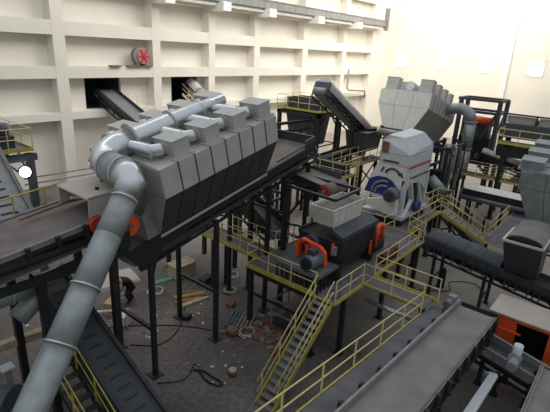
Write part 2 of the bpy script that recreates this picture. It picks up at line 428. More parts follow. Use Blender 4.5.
a = MB(); a.box(9.35, 10.2, -1.3, -1.22, .0, .42, HF); a.box(9.35, 10.2, 1.22, 1.3, .0, .42, HF); a.box(10.12, 10.2, -1.3, 1.3, -.1, .42, HF); a.box(7.0, 10.2, -1.36, -1.28, .2, .28, HF)
a.build('discharge_tray', 'slate_steel', t)

t, _ = hood('long_dust_hood', 'large silver dust hood with eight top boxes over the inclined conveyor', HF, 6.16)
# lower left apron and flap of the hood
MB().prism([(-1.25, .05), (1.25, .05), (1.25, 1.0), (-1.25, 1.0)], -.55, -.5, HF).build('end_flap', 'galvanised_sheet', t)
MB().prism([(0, 0), (-.55, .02), (-.55, 1.02), (-.02, 1.65)], -1.28, -1.24, HF, 'uw').build('end_flap', 'mid_grey', t)

# the silver main duct: along the hood ridge, round the corner and down
RD = 3.4
P = [HF(5.3, .0, RD + .2), HF(4.2, .0, RD + .17), HF(3.9, 0, RD + .12), HF(2.5, 0, RD + .1), HF(2.3, 0, RD + .04), HF(.7, 0, RD), HF(.5, 0, RD - .0)]
RR = [.27, .28, .36, .37, .45, .46, .51]
t = thing('main_duct', 'large silver round duct running along the hood top then down at left', 'duct', tuple(HF(0, 0, 0)))
MB().tube(P, RR, 24).build('tapered_header', 'galvanised_pipe', t)
Pa = HF(.5, 0, RD); Pb = HF(-.55, -.05, RD - .12)
el = [Pa, HF(-.1, 0, RD - .03), HF(-.55, -.05, RD - .12), HF(-.85, -.35, RD - .22), HF(-.9, -.75, RD - .3)]
MB().tube(el, .51, 24).build('corner_elbow', 'galvanised_pipe', t)
P2 = HF(-.9, -.75, RD - .3); P3 = HF(-.9, -1.5, RD - .35)
MB().tube([P2, P3], .52, 24).build('drum_section', 'dull_pipe', t)
D0 = Vector((7.55, 12.2, 8.3)); D1 = Vector((4.25, 10.6, 5.1)); D2 = Vector((3.1, 10.1, 3.9))
dirn = (D1 - D0).normalized()
e2 = [P3, P3 + V3(-.03, -.3, -.06), P3.lerp(D0, .55) + V3(.12, -.22, .12), D0]
MB().tube(e2, [.52, .5, .47, .43], 24).build('down_elbow', 'galvanised_pipe', t)
MB().tube([D0, D0 + dirn * 1.4], .41, 24).build('duct_section', 'dull_pipe', t)
MB().tube([D0 + dirn * 1.4, D0 + dirn * 3.05], .41, 24).build('duct_section', 'dull_pipe', t)
MB().tube([D0 + dirn * 3.05, D0 + dirn * 4.7], .41, 24).build('duct_section', 'dull_pipe', t)
MB().tube([D0 + dirn * 4.7, D0 + dirn * 8.2], .41, 24).build('duct_section', 'dull_pipe', t)
for k in (.1, 1.4, 3.05, 4.7, 6.2):
    MB().tube([D0 + dirn * (k - .025), D0 + dirn * (k + .025)], .45 if k in (.1, 3.05, 4.7) else .402, 24).build('flange_ring', 'galvanised', t)
for u, r in ((3.95, .385), (2.4, .475), (.55, .54)):
    MB().tube([HF(u - .03, 0, RD + .1), HF(u + .03, 0, RD + .1)], r, 24).build('flange_ring', 'galvanised', t)
MB().tube([P2 + V3(0, .03, 0), P2 - V3(0, .03, 0)], .55, 24).build('flange_ring', 'galvanised', t)
MB().tube([P3 + V3(0, .03, 0), P3 - V3(0, .03, 0)], .55, 24).build('flange_ring', 'galvanised', t)
for k in range(4):
    for s_ in (-1, 1):
        u = .95 + 1.5 * k; c = HF(u - .02, s_ * 1.48, 3.25)
        j = HF(u - 1.0, s_ * .15, RD + .03)
        pts = [c, c - uF * .28, c - uF * .5 - V3(0, s_ * .12, -.02), j + V3(.25, s_ * .2, 0) + uF * .1, j]
        b = MB().tube(pts, [.24, .24, .24, .22, .2], 16).build('branch_duct', 'galvanised_pipe', t)
        MB().tube([c - uF * .04, c - uF * .1], .275, 16).tube([c - uF * .52 - V3(0, s_ * .14, 0), c - uF * .58 - V3(0, s_ * .17, 0)], .27, 16).build('collar', 'galvanised', b)

# ------------------------------------------------------------------ left feed conveyor and its box
t, FF, FL = conveyor('feed_conveyor', 'grey-topped feed conveyor at left leading under the duct', 'conveyor', (1.6, 14.4, 6.62), (7.9, 14.4, 7.45), 2.6,
                     belt='belt_brown', skirt='mid_grey', side_h=.1, frame_h=.95, idlers=7, bracket=True, truss=False)
for X in (2.4, 5.05, 7.5):
    for Y in (13.15, 15.7): MB().box(X - .12, X + .12, Y - .12, Y + .12, 0, 6.0).box(X - .24, X + .24, Y - .24, Y + .24, 0, .05).build('leg', 'dark_steel', t)
for Y in (13.0, 15.8): MB().box(1.6, 7.9, Y - .1, Y + .1, 5.9, 6.12).build('lower_beam', 'dark_steel', t)
MB().tube([(1.8, 13.6, 6.35), (7.6, 13.6, 6.6)], .2, 12).build('torque_tube', 'slate_steel', t)
t = thing('grey_chute_box', 'open fronted grey metal box at the end of the feed conveyor', 'chute box', (7.2, 14.4, 7.4))
MB().prism([(6.7, 8.22), (7.0, 8.27), (8.35, 8.3), (8.35, 8.22), (6.7, 8.17)], 13.05, 15.05, W, 'uw').build('lid', 'roof_dusty', t)
for y in (13.05, 15.0): MB().box(6.75, 8.35, y, y + .05, 7.5, 8.2).build('side_plate', 'galvanised_sheet', t)
MB().box(8.3, 8.35, 13.1, 15.0, 7.5, 8.2).build('back_plate', 'shade_seam_sheet', t)
for x, y in ((7.3, 13.5), (7.9, 14.2)): MB().box(x, x + .1, y, y + .1, 8.2, 8.36).build('lid_bolt', 'black_rubber', t)
MB().tube([(6.9, 14.5, 7.85), (7.6, 14.5, 7.75), (8.1, 14.5, 7.6)], .06, 8).build('inner_pipe', 'white_plastic', t)
t = thing('orange_drive_drum', 'orange disc of the drive drum beside the silver duct', 'drive drum', (8.35, 13.0, 6.9))
MB().tube([(8.0, 12.72, 7.02), (8.0, 12.95, 7.02)], .36, 24).build('disc', 'orange_paint', t)
MB().tube([(8.0, 12.66, 7.02), (8.0, 12.72, 7.02)], .1, 16).build('hub', 'motor_grey', t)
MB().box(7.5, 7.9, 12.6, 13.05, 6.3, 6.9).build('gearbox', 'dark_steel', t)
t = thing('red_pulley', 'small red pulley under the edge of the grey chute box', 'pulley', (6.9, 12.95, 7.2))
MB().tube([(6.95, 12.85, 7.3), (6.95, 13.05, 7.3)], .3, 20).build('rim', 'red_paint', t)
MB().tube([(6.95, 12.8, 7.3), (6.95, 12.87, 7.3)], .13, 16).build('hub', 'motor_grey', t)
tag(MB().bar((5.35, 15.0, 7.3), (7.45, 15.0, 7.62), .08).build('brown_pole', 'brown_wood'), 'brown wooden pole lying on the feed conveyor', 'pole')
# thin yellow rope rail behind feed conveyor
t = thing('yellow_side_rail', 'thin yellow rail running behind the feed conveyor', 'railing', (4, 16.2, 6.6))
MB().tube([(3.2, 16.3, 7.42), (7.25, 16.3, 7.86)], .03, 6).build('top_rail', 'yellow_paint', t)
for X in (4.6, 5.7, 6.8): MB().bar((X, 16.3, 6.7), (X, 16.3, 7.42 + (X - 3.2) * .109), .05).build('post', 'yellow_paint', t)
for s_, l in ((0, 'upper of two thin grey pipes crossing before the left wall'), (1, 'lower of two thin grey pipes crossing before the left wall')):
    tag(MB().tube([(12.5, 33, 3.4 - .45 * s_), (18.8, 33, 3.35 - .45 * s_)], .06, 6).bar((18.6, 33, 0), (18.6, 33, 3.0), .05).build('thin_pipe', 'mid_grey'), l, 'pipe')

# steep slotted conveyors
t, _, _ = conveyor('slotted_conveyor', 'grey slotted chain conveyor rising steeply at the left edge', 'conveyor', (6.0, 16.0, 5.3), (5.95, 22.5, 10.75), 1.45, belt='mid_grey', skirt='mid_grey',
                   side_h=.22, frame_h=.5, flights=.36, frame='slate_steel', idlers=6)
t, _, _ = conveyor('slotted_conveyor', 'dark slotted chain conveyor at lower left beside the silver duct', 'conveyor', (6.42, 8.4, .95), (6.42, 16.2, 4.5), 1.15, belt='belt_dark', skirt='slate_steel',
                   side_h=.25, frame_h=.5, flights=.44, frame='slate_steel', idlers=9, legs=(.35, .8))
# ------------------------------------------------------------------ upper left platform
t = thing('left_platform', 'yellow railed platform on dark posts at the upper left', 'platform', (7, 25, 7.4))
deck(t, [(4.0, 9.8, 24.2, 28.2)], 7.45, 'deck_grey')
rail([(4.0, 24.2, 7.45), (9.8, 24.2, 7.45), (9.8, 28.2, 7.45)], t, h=1.1, post_gap=1.2)
posts(t, [(9.7, 24.5), (9.7, 27.9), (5.2, 27.9)], 7.2, .34, 'blue_grey_steel', braces=[((9.7, 24.5, 5.6), (8.3, 24.5, 7.1)), ((9.7, 24.5, 5.6), (9.7, 26, 7.1))])
for y in (24.25, 27.8): MB().box(4.0, 10.0, y, y + .3, 6.85, 7.2).build('main_beam', 'blue_grey_steel', t)
t = thing('gear_motor', 'dark blue-grey motor box on the upper left platform', 'motor', (8.7, 25.4, 7.45))
MB().box(8.1, 9.3, 25.0, 25.9, 7.45, 8.1).build('housing', 'slate_steel', t, .05)
MB().tube([(8.9, 25.4, 8.1), (8.9, 25.4, 8.7)], .28, 14).build('motor', 'blue_grey_steel', t)
t = thing('drive_unit', 'dark machine unit at the far left of the upper left platform', 'motor', (6, 25.4, 7.45))
MB().box(5.0, 6.9, 25.0, 26.4, 7.45, 8.2).build('housing', 'mid_grey', t, .05)
MB().tube([(6.9, 25.5, 7.9), (7.5, 25.5, 7.9)], .25, 14).build('shaft', 'slate_steel', t)
t = thing('flood_light', 'bright white work lamp shining beside the dark left column', 'lamp', (8.85, 25.0, 4.2))
MB().tube([(9.2, 24.0, 6.35), (9.23, 24.12, 6.35)], .26, 16).build('lamp_lens', 'glow_lamp', t)
MB().tube([(9.23, 24.12, 6.35), (9.25, 24.3, 6.35)], .29, 16).bar((9.24, 24.2, 6.35), (9.6, 24.5, 6.3), .06).build('lamp_body', 'slate_steel', t)

# ------------------------------------------------------------------ conveyors at the doors
t, _, _ = conveyor('doorway_conveyor', 'dark trough conveyor slanting down out of the left wall opening', 'conveyor', (24.3, 41.8, 8.35), (24.5, 32.0, 4.5), 2.0, belt='mid_grey', skirt='slate_steel', side_h=.35, frame_h=.8, idlers=9, frame='dark_steel')
t, F_, L_ = conveyor('covered_conveyor', 'round covered conveyor slanting down out of the second wall opening', 'conveyor', (34.8, 41.6, 8.7), (35.0, 33.5, 3.6), 1.3, belt='mid_grey', skirt='slate_steel', side_h=.3, frame_h=.7, idlers=8)
for k in range(5):
    MB().tube([F_(k * L_ / 5 + .05, 0, .25), F_((k + 1) * L_ / 5 - .05, 0, .25)], .66, 20).build('cover', 'cover_grey', t)
t = thing('wall_stairs', 'cream railed stairs coming down from the second wall opening', 'stairs', (32.4, 40, 7.8))
stairs(t, (33.2, 40.3, 7.9), (.05, -1, 0), 8.0, 5.0, .9, 14, sm='cream_rail', hr='cream_rail', m_='cream_rail')
t = thing('ledge_railing', 'cream handrail on the ledge right of the first wall opening', 'railing', (26, 40, 6.7))
rail([(25.3, 40.1, 7.9), (26.5, 39.6, 6.9), (28.7, 39.6, 6.2)], t, h=1.0, m_='cream_rail', m2='cream_rail', toe=False, post_gap=1.4)
tag(MB().box(26.3, 28.6, 37.8, 39.4, 5.6, 6.0).build('ledge_slab', 'cream_paint'), 'small cream slab projecting below the first wall opening', 'slab')

# ================================================================== tower with dark hopper
t = thing('hopper_tower', 'steel tower with yellow railed top beyond the inclined conveyor', 'tower', (34.6, 24.4, 0))
deck(t, [(32.9, 36.4, 22.0, 26.8)], 8.0, 'deck_grey')
rail([(32.9, 26.8, 8), (32.9, 22.0, 8), (36.4, 22.0, 8), (36.4, 26.8, 8), (32.9, 26.8, 8)], t, h=1.15, post_gap=1.2)
posts(t, [(33.05, 22.2), (36.2, 22.2), (36.2, 26.6), (33.05, 26.6)], 7.8, .3, 'dark_steel',
      braces=[((33.05, 22.2, 4.9), (36.2, 22.2, 4.9)), ((33.05, 26.6, 4.9), (33.05, 22.2, 4.9)), ((36.2, 22.2, 4.9), (36.2, 26.6, 4.9)),
              ((33.05, 22.2, 2.2), (36.2, 22.2, 4.7)), ((33.05, 22.2, 4.7), (33.05, 26.6, 2.2)), ((33.05, 22.2, 6.4), (34.2, 22.2, 7.7)), ((33.05, 22.2, 6.4), (33.05, 23.4, 7.7)), ((36.2, 22.2, 6.4), (35, 22.2, 7.7))])
MB().box(32.9, 36.4, 22.0, 22.3, 7.5, 7.8).box(32.9, 36.4, 26.5, 26.8, 7.5, 7.8).box(32.9, 33.2, 22, 26.8, 7.5, 7.8).box(36.1, 36.4, 22, 26.8, 7.5, 7.8).build('ring_beam', 'dark_steel', t)
t = thing('steel_hopper', 'dark steel hopper hanging through the tower platform with orange feet', 'hopper', (34.5, 24.4, 4.5))
MB().hexa([(33.65, 23.1, 4.8), (35.6, 23.1, 4.8), (35.6, 25.7, 4.8), (33.65, 25.7, 4.8)], [(33.4, 22.8, 7.6), (35.9, 22.8, 7.6), (35.9, 26.1, 7.6), (33.4, 26.1, 7.6)]).build('lower_cone', 'slate_steel', t)
a = MB(); 
for x0, x1, y0, y1 in ((33.4, 35.9, 22.8, 22.9), (33.4, 35.9, 26.0, 26.1), (33.4, 33.5, 22.9, 26.0), (35.8, 35.9, 22.9, 26.0)): a.box(x0, x1, y0, y1, 7.6, 8.95)
a.build('rim', 'slate_steel', t)
for y in (23.5, 24.4): MB().prism([(y, 5.25), (y + .7, 5.25), (y + .5, 5.95), (y + .2, 5.95)], 33.25, 33.6, W).build('orange_bracket', 'orange_paint', t)
MB().tube([(34.0, 22.5, 8.4), (34.9, 22.5, 8.4)], .22, 12).build('motor', 'mid_grey', t)

# covered conveyor going over to the dark box
t, F_, L_ = conveyor('covered_conveyor', 'steep grey covered conveyor slanting above the hopper tower', 'conveyor', (29.9, 20, 10.35), (37.3, 20, 6.35), 1.25, belt='mid_grey', skirt='slate_steel', side_h=.3, frame_h=.75, idlers=9, truss=True, legs=(.62,), leg_s=.26)
for k in range(5):
    a = MB(); n_ = 10; r = .74
    poly = [(r, -.1)] + [(r * math.cos(PI * j / n_), .25 + r * .8 * math.sin(PI * j / n_)) for j in range(n_ + 1)] + [(-r, -.1)]
    a.prism(poly, k * L_ / 5 + .03, (k + 1) * L_ / 5 - .03, F_); a.build('cover', 'cover_grey', t)
MB().prism([(-.7, -.5), (.7, -.5), (.7, .45), (-.7, .45)], -.12, .5, F_).build('head_box', 'slate_steel', t)
t = thing('transfer_box', 'dark blue-grey box at the lower end of the steep covered conveyor', 'transfer box', (38.5, 19.5, 5))
MB().hexa([(35.3, 18.6, 4.8), (37.9, 18.6, 4.8), (37.9, 20.4, 4.8), (35.3, 20.4, 4.8)], [(35.1, 18.4, 6.5), (38.1, 18.4, 6.5), (38.1, 20.6, 6.5), (35.1, 20.6, 6.5)]).build('body', 'blue_grey_steel', t)
MB().tube([(37.0, 19.5, 6.5), (37.0, 19.5, 6.75)], .9, 20).build('inlet_ring', 'black_rubber', t)
posts(t, [(35.5, 18.8), (37.7, 20.2)], 4.8, .2)

# walkway in front of it
t = thing('middle_walkway', 'yellow railed walkway in front of the dark transfer box', 'walkway', (34, 19, 4))
deck(t, [(30.9, 37.8, 17.9, 19.1)], 4.1, 'deck_grey')
rail([(30.9, 17.9, 4.1), (37.8, 17.9, 4.1)], t, h=1.15); rail([(30.9, 19.1, 4.1), (36.5, 19.1, 4.1)], t, h=1.15)
posts(t, [(31.2, 18.4), (34.2, 18.4), (37.4, 18.4)], 4.0, .24, braces=[((34.2, 18.4, 1.5), (37.4, 18.4, 3.8)), ((34.2, 18.4, 3.8), (37.4, 18.4, 1.5))])
a = MB()
for k in range(9): a.bar((32.0, 17.5, .4 + .42 * k), (32.6, 17.5, .4 + .42 * k), .05)
lad = thing('yellow_ladder', 'yellow ladder standing against the middle walkway', 'ladder', (32.3, 17.5, 0)); a.build('rungs', 'pale_yellow', lad)
for x in (32.0, 32.6): MB().bar((x, 17.5, 0), (x, 17.5, 5.1), .07).build('side_rail', 'pale_yellow', lad)
t, _, _ = conveyor('flat_conveyor', 'dark flat conveyor running behind the middle walkway rails', 'conveyor', (30.5, 20.0, 4.6), (37.0, 20.0, 4.9), 1.2, belt='belt_dark', frame_h=.5, idlers=8, legs=(.1, .5), bracket=True)

# ================================================================== white second hood
s2 = -.27
u2 = Vector((1, 0, s2)).normalized(); w2_ = Vector((-s2, 0, 1)).normalized()
H2 = Fr((35.6, 16.0, 7.2), u2, (0, 1, 0), w2_)
t, _ = hood('light_dust_hood', 'pale grey dust hood in the middle distance with boxes on top', H2, 6.6, 'galvanised_sheet', 'hood_under_shade', first=.2, pitch=1.6, wb=1.3, w1=1.95, w2=3.2, ridge=3.3, box_h=1.05, endm='hood_white')
t, _, _ = conveyor('declined_conveyor', 'dark conveyor under the pale grey middle hood', 'conveyor', H2(-.6, 0, -.15), H2(9, 0, -.15), 2.4, frame_h=.7, idlers=10, legs=(.15, .5, .85), leg_s=.25)
t = thing('rear_duct', 'grey round duct bending down beside the pale middle hood', 'duct', (43, 12.5, 0))
MB().tube([H2(.5, 0, 3.75), H2(6.2, 0, 3.75)], .38, 18).build('header', 'galvanised', t)
MB().tube([(40.3, 14.0, 8.75), (40.9, 12.9, 8.95), (41.0, 12.4, 8.85), (41.0, 11.95, 8.5), (41.0, 11.75, 7.9)], .47, 20).build('elbow', 'dull_pipe', t)
MB().tube([(41.0, 11.75, 7.9), (41.0, 11.75, 5.6)], .46, 20).build('duct_section', 'dull_pipe', t)
MB().tube([(41.0, 11.75, 5.6), (41.0, 11.75, 2.9)], .46, 20).build('duct_section', 'dull_pipe', t)
for z in (7.9, 5.6, 3.4): MB().tube([(41.0, 11.75, z - .05), (41.0, 11.75, z + .05)], .54, 20).build('flange_ring', 'dull_pipe', t)

# ================================================================== white and blue separator
X0, X1 = 24.8, 28.3
t = thing('separator_machine', 'white sorting machine with blue side panel and grey top hood', 'machine', (26, 11, 3.2))
MB().box(X0 - .3, X1, 9.9, 12.6, 3.62, 3.85).box(X0, X0 + .25, 10.1, 10.35, 3.5, 6.0).box(X1 - .3, X1, 10.05, 10.35, 3.5, 6.2).box(X1 - .3, X1, 11.6, 11.9, 3.5, 6.2).build('frame', 'machine_white', t)
for x in (X0 - .2, X0 + 1.5, X1 - .4): MB().box(x, x + .3, 10.0, 12.5, 3.2, 3.62).build('plinth', 'dark_steel', t)
MB().prism([(10.15, 6.05), (10.15, 6.86), (11.95, 6.95), (12.5, 5.85), (12.6, 5.4), (12.2, 4.6), (10.6, 4.8)], X0, X0 + 1.3, W).build('front_housing', 'machine_cream', t)
MB().prism([(12.72, 4.88), (12.45, 5.72), (11.95, 5.98), (11.4, 6.0), (10.95, 5.85), (10.6, 5.5), (11.25, 4.85)], X0 - .07, X0, W).build('blue_panel', 'blue_paint', t)
for k_, r in enumerate((.85, .5)):
    pts = [V3(X0 - .1, 11.2, 5.05 + r * .85), V3(X0 - .1, 11.6, 5.02 + r * .85)] + [V3(X0 - .1, 11.65 + r * .65 * math.sin(q), 4.95 + r * .85 * math.cos(q)) for q in [PI / 2 * k / 8 for k in range(1, 9)]]
    MB().tube(pts, .075, 6).build('arc_emblem', 'mid_grey', t)
MB().tube([V3(X0 - .02, 11.0 + .42 * math.cos(q), 6.28 + .32 * math.sin(q)) for q in [PI * k / 10 for k in range(11)]], .07, 6).build('arc_emblem', 'slate_steel', t)
MB().bar((X0 - .02, 10.35, 6.2), (X0 - .02, 10.5, 6.45), .1).build('arc_emblem', 'slate_steel', t); MB().bar((X0 - .02, 11.75, 6.3), (X0 - .02, 11.6, 6.62), .1).build('arc_emblem', 'slate_steel', t)
MB().prism([(X0 + .1, 5.3), (X0 + .9, 5.7), (X0 + 2.2, 5.6), (X1 - .3, 4.9), (X1, 4.6), (X1, 6.85), (X0 + .02, 6.85)], 10.12, 11.9, W, 'uw').build('upper_body', 'machine_white', t)
MB().box(X0 + .2, X1 + .03, 10.05, 10.12, 6.72, 6.8).build('red_stripe', 'red_paint', t)
MB().box(X0 + .6, X1 + .02, 10.05, 10.12, 6.05, 6.12).build('side_trim', 'slate_steel', t)
MB().box(X0 - .05, X1 + .05, 10.1, 11.95, 6.88, 7.5).build('hood_band', 'machine_white', t)
a0 = [(X0 - .05, 10.1, 7.53), (X1 + .05, 10.1, 7.53), (X1 + .05, 11.95, 7.53), (X0 - .05, 11.95, 7.53)]
a1 = [(X0 - .02, 10.15, 7.62), (X1 + .02, 10.15, 7.9), (X1 + .02, 11.9, 8.3), (X0 - .02, 11.9, 8.25)]
MB().hexa(a0, a1).build('hood_lower', 'machine_white', t)
MB().hexa(a1, [(X0 + .35, 10.7, 8.45), (X1 - .5, 10.6, 8.55), (X1 - .3, 11.6, 8.65), (X0 + .1, 11.6, 8.55)]).build('hood_upper', 'machine_white', t)
MB().box(X0 - .12, X0 - .05, 11.45, 11.85, 7.5, 8.15).build('hatch', 'debris_brown', t)
MB().box(X0 - .1, X0 - .04, 10.7, 11.7, 6.98, 7.08).build('vent_slot', 'slate_steel', t)
MB().prism([(10.3, 3.9), (10.35, 5.1), (10.9, 5.5), (11.2, 4.85), (12.3, 4.5), (12.3, 4.2), (11.0, 3.9)], X0 - .55, X0 - .08, W).build('drive_guard', 'machine_cream', t)
MB().tube([(X0 - 1.0, 10.6, 5.2), (X0 - .3, 10.6, 5.2)], .4, 20).build('motor', 'motor_grey', t)
MB().tube([(X0 - 1.08, 10.6, 5.2), (X0 - 1.0, 10.6, 5.2)], .28, 20).build('fan_cover', 'slate_steel', t)
MB().tube([(X0 + 1.5, 9.95, 4.2), (X0 + 1.5, 9.65, 4.2)], .36, 18).build('blue_motor', 'blue_paint', t)
MB().bar((X0 + .7, 10.15, 5.9), (X0 + 1.6, 10.15, 3.9), .3, .1).build('side_strut', 'machine_cream', t)
MB().bar((X0 + 1.9, 10.15, 5.9), (X1 - .3, 10.15, 3.6), .14).build('side_strut', 'machine_cream', t)
MB().bar((X0 + .2, 10.0, 3.8), (X0 + .9, 10.0, 4.7), .2, .1).build('side_strut', 'machine_cream', t)
MB().box(X0 + .8, X1 - .35, 10.5, 11.7, 3.6, 5.7).build('screen_deck', 'slate_steel', t)
t = thing('service_stand', 'black low stand with yellow rails in front of the white sorting machine', 'stand', (23.6, 12, 3.2))
MB().box(22.9, 24.0, 11.4, 12.8, 3.2, 3.9).build('body', 'dark_steel', t)
rail([(22.8, 12.8, 3.2), (22.8, 10.2, 3.2), (24.0, 10.1, 3.2)], t, toe=False)

# ================================================================== centre: shredder platform
t = thing('main_platform', 'grey decked steel platform with yellow rails in the centre of the hall', 'platform', (17, 10.5, 3.2))
deck(t, [(14.3, 24.1, 8.05, 13.1), (24.1, 29.4, 9.25, 13.1), (15.3, 16.5, 13.15, 21.0)], 3.2)
MB().box(16.6, 17.65, 5.2, 8.02, 3.14, 3.2).build('deck', 'deck_grey', t)
MB().box(17.65, 17.69, 4.9, 8.0, 3.0, 3.22).build('edge_beam', 'yellow_paint', t)
G = 3.2
rail([(14.35, 9.1, G), (14.35, 13.05, G), (15.3, 13.15, G)], t)
rail([(15.3, 13.15, G), (15.35, 21.0, G)], t)
rail([(19.5, 13.05, G), (16.5, 13.1, G), (16.5, 21.0, G)], t)
rail([(14.3, 8.05, G), (16.6, 8.05, G), (16.6, 5.3, G)], t)
rail([(17.65, 5.0, G), (17.7, 8.05, G), (22.6, 8.05, G)], t)
rail([(23.6, 8.1, G), (24.1, 9.25, G), (29.3, 9.25, G)], t)
rail([(20.5, 12.6, G), (20.6, 9.3, G)][::-1], t) if False else None
posts(t, [(14.5, 12.9), (14.5, 9.2), (15.5, 8.3), (19.5, 8.3), (23.8, 8.4), (15.4, 16.5), (16.4, 16.5), (15.4, 20.5), (19.3, 12.9), (28.8, 9.6), (28.8, 12.8), (24.4, 9.6), (17.4, 5.5), (26.6, 9.6)], 3.1, .2,
      braces=[((14.5, 12.9, 1.7), (14.5, 9.2, 1.7)), ((26.6, 9.6, 1.6), (28.8, 9.6, 1.6)), ((24.4, 9.6, .5), (26.6, 9.6, 2.9)), ((26.6, 9.6, .5), (28.8, 9.6, 2.9))])
a = MB()
for y in (8.4, 10.6, 12.7): a.box(14.4, 24, y - .08, y + .08, 2.85, 3.14)
for x in (14.5, 17.5, 20.5, 23.7): a.box(x - .08, x + .08, 8.2, 13, 2.8, 3.1)
a.build('floor_joists', 'dark_steel', t)
t = thing('front_stairs', 'yellow sided steel stairs descending from the front of the centre platform', 'stairs', (14.2, 8.6, 3.2))
stairs(t, (14.3, 8.6, 3.2), (-1, 0, 0), 3.6, 3.2, .82, 15)
t = thing('right_stairs', 'yellow railed stairs going down at the right end of the platform', 'stairs', (29.3, 8.8, 3.2))
stairs(t, (29.9, 9.2, 3.2), (0, -1, 0), 2.9, 1.25, 1.0, 7)
MB().prism([(9.25, 3.2), (9.25, 3.12), (6.3, 1.87), (6.3, 1.95)], 29.45, 30.35, W).build('ramp_plate', 'deck_warm', t)
t = thing('low_landing', 'grey low landing with yellow edge beside the right hood', 'platform', (32, 5.6, 2))
deck(t, [(29.4, 39.0, 4.9, 6.3)], 1.95, 'deck_grey')
rail([(30.4, 6.3, 1.95), (35.5, 6.3, 1.95)], t, toe=False, post_gap=1.7)
posts(t, [(29.6, 4.8), (29.6, 6.1), (36.8, 4.8)], 1.9, .18)

# shredder
t = thing('shredder', 'black twin shaft shredder with orange drives on the centre platform', 'shredder', (18, 10.1, 3.2))
BX0, BX1 = 15.95, 19.35
MB().box(BX0, BX1, 9.15, 11.3, 3.7, 5.1).box(BX0, BX1, 9.05, 9.2, 4.2, 5.2).box(BX0, BX1, 11.2, 11.35, 4.95, 5.2).build('body', 'dark_steel', t, .03)
a = MB()
for x in (BX0 + .02, BX1 - .4):
    a.box(x, x + .3, 9.0, 9.12, 3.2, 5.0)
a.box(BX0, BX1, 9.0, 9.06, 4.1, 4.2); a.build('side_ribs', 'black_rubber', t)
MB().prism([(9.0, 5.12), (9.0, 5.32), (9.6, 5.56), (9.65, 5.38)], 16.05, 19.4, W).build('top_cover', 'slate_steel', t)
for x in (BX0, BX1 - .3): MB().box(x, x + .3, 9.15, 9.45, 3.2, 4.0).build('leg', 'dark_steel', t); MB().box(x, x + .3, 11.0, 11.3, 3.2, 4.0).build('leg', 'dark_steel', t)
tb = MB().box(14.35, 15.95, 9.0, 11.3, 3.9, 4.05).build('drive_table', 'deck_grey', t)
a = MB()
for k in range(9): y = 9.05 + k * .275; a.box(14.4, 14.48, y, y + .06, 3.2, 3.9)
for k in range(6): x = 14.4 + k * .29; a.box(x, x + .06, 9.02, 9.1, 3.2, 3.9)
a.build('table_fins', 'black_rubber', tb)
# orange arched belt guards
def arch(c, r, wd, hgt, m_, parent, name):
    a = MB(); pts = [(-r, -hgt)] + [(r * math.cos(PI - PI * k / 12), r * math.sin(PI - PI * k / 12)) for k in range(13)] + [(r, -hgt)]
    q = r * .5
    inn = [(q, -hgt)] + [(q * math.cos(PI * k / 12), q * math.sin(PI * k / 12)) for k in range(13)] + [(-q, -hgt)]
    poly = pts + inn
    # build as strip of quads, extruded
    n = len(pts); outp = pts; inp = inn[::-1]
    vs = []
    for X in (c[0], c[0] + wd):
        vs += [(X, c[1] + y, c[2] + z) for y, z in outp] + [(X, c[1] + y, c[2] + z) for y, z in inp]
    fs = []
    for i in range(n - 1):
        fs += [(i, i + 1, n + i + 1, n + i), (2 * n + i, 3 * n + i, 3 * n + i + 1, 2 * n + i + 1), (i, 2 * n + i, 2 * n + i + 1, i + 1), (n + i, n + i + 1, 3 * n + i + 1, 3 * n + i)]
    fs += [(0, n, 3 * n, 2 * n), (n - 1, 3 * n - 1, 4 * n - 1, 2 * n - 1)]
    a.add(vs, fs); return a.build(name, m_, parent)
arch((15.3, 10.6, 4.7), .34, .25, .6, 'orange_paint', t, 'belt_guard')
MB().prism([(9.65, 4.92), (10.45, 5.02), (10.5, 4.86), (9.75, 4.72), (9.5, 4.1), (9.32, 4.1), (9.4, 4.7)], 15.3, 15.5, W).build('belt_guard', 'orange_paint', t)
mo = MB().tube([(14.35, 9.65, 4.45), (15.25, 9.65, 4.45)], .33, 20).build('motor', 'motor_grey', t)
MB().tube([(14.27, 9.65, 4.45), (14.37, 9.65, 4.45)], .27, 20).build('fan_cover', 'black_rubber', mo)
MB().box(14.6, 15.0, 9.5, 9.85, 4.75, 5.0).build('terminal_box', 'slate_steel', mo)
MB().tube([(15.6, 10.4, 4.75), (16.0, 10.4, 4.75)], .4, 18).build('gearbox', 'slate_steel', t)
MB().box(15.85, 15.97, 9.3, 9.42, 4.45, 5.0).build('orange_plate', 'orange_paint', t)
MB().box(15.8, 15.95, 9.15, 9.35, 4.5, 4.9).build('control_box', 'mid_grey', t)
mo = MB().tube([(20.0, 9.9, 4.2), (21.0, 9.9, 4.2)], .34, 18).build('motor', 'slate_steel', t)
MB().tube([V3(19.62, 9.1, 3.75)] + [V3(19.95 - .33 * math.cos(PI * k / 8), 9.1, 4.55 + .33 * math.sin(PI * k / 8)) for k in range(9)] + [V3(20.28, 9.1, 3.95)], .11, 8).build('belt_guard', 'orange_paint', t)
MB().box(18.75, 18.85, 8.93, 9.0, 3.7, 4.4).build('orange_plate', 'orange_paint', t)
MB().box(19.4, 21.1, 9.3, 10.7, 3.2, 3.85).build('drive_base', 'dark_steel', t)
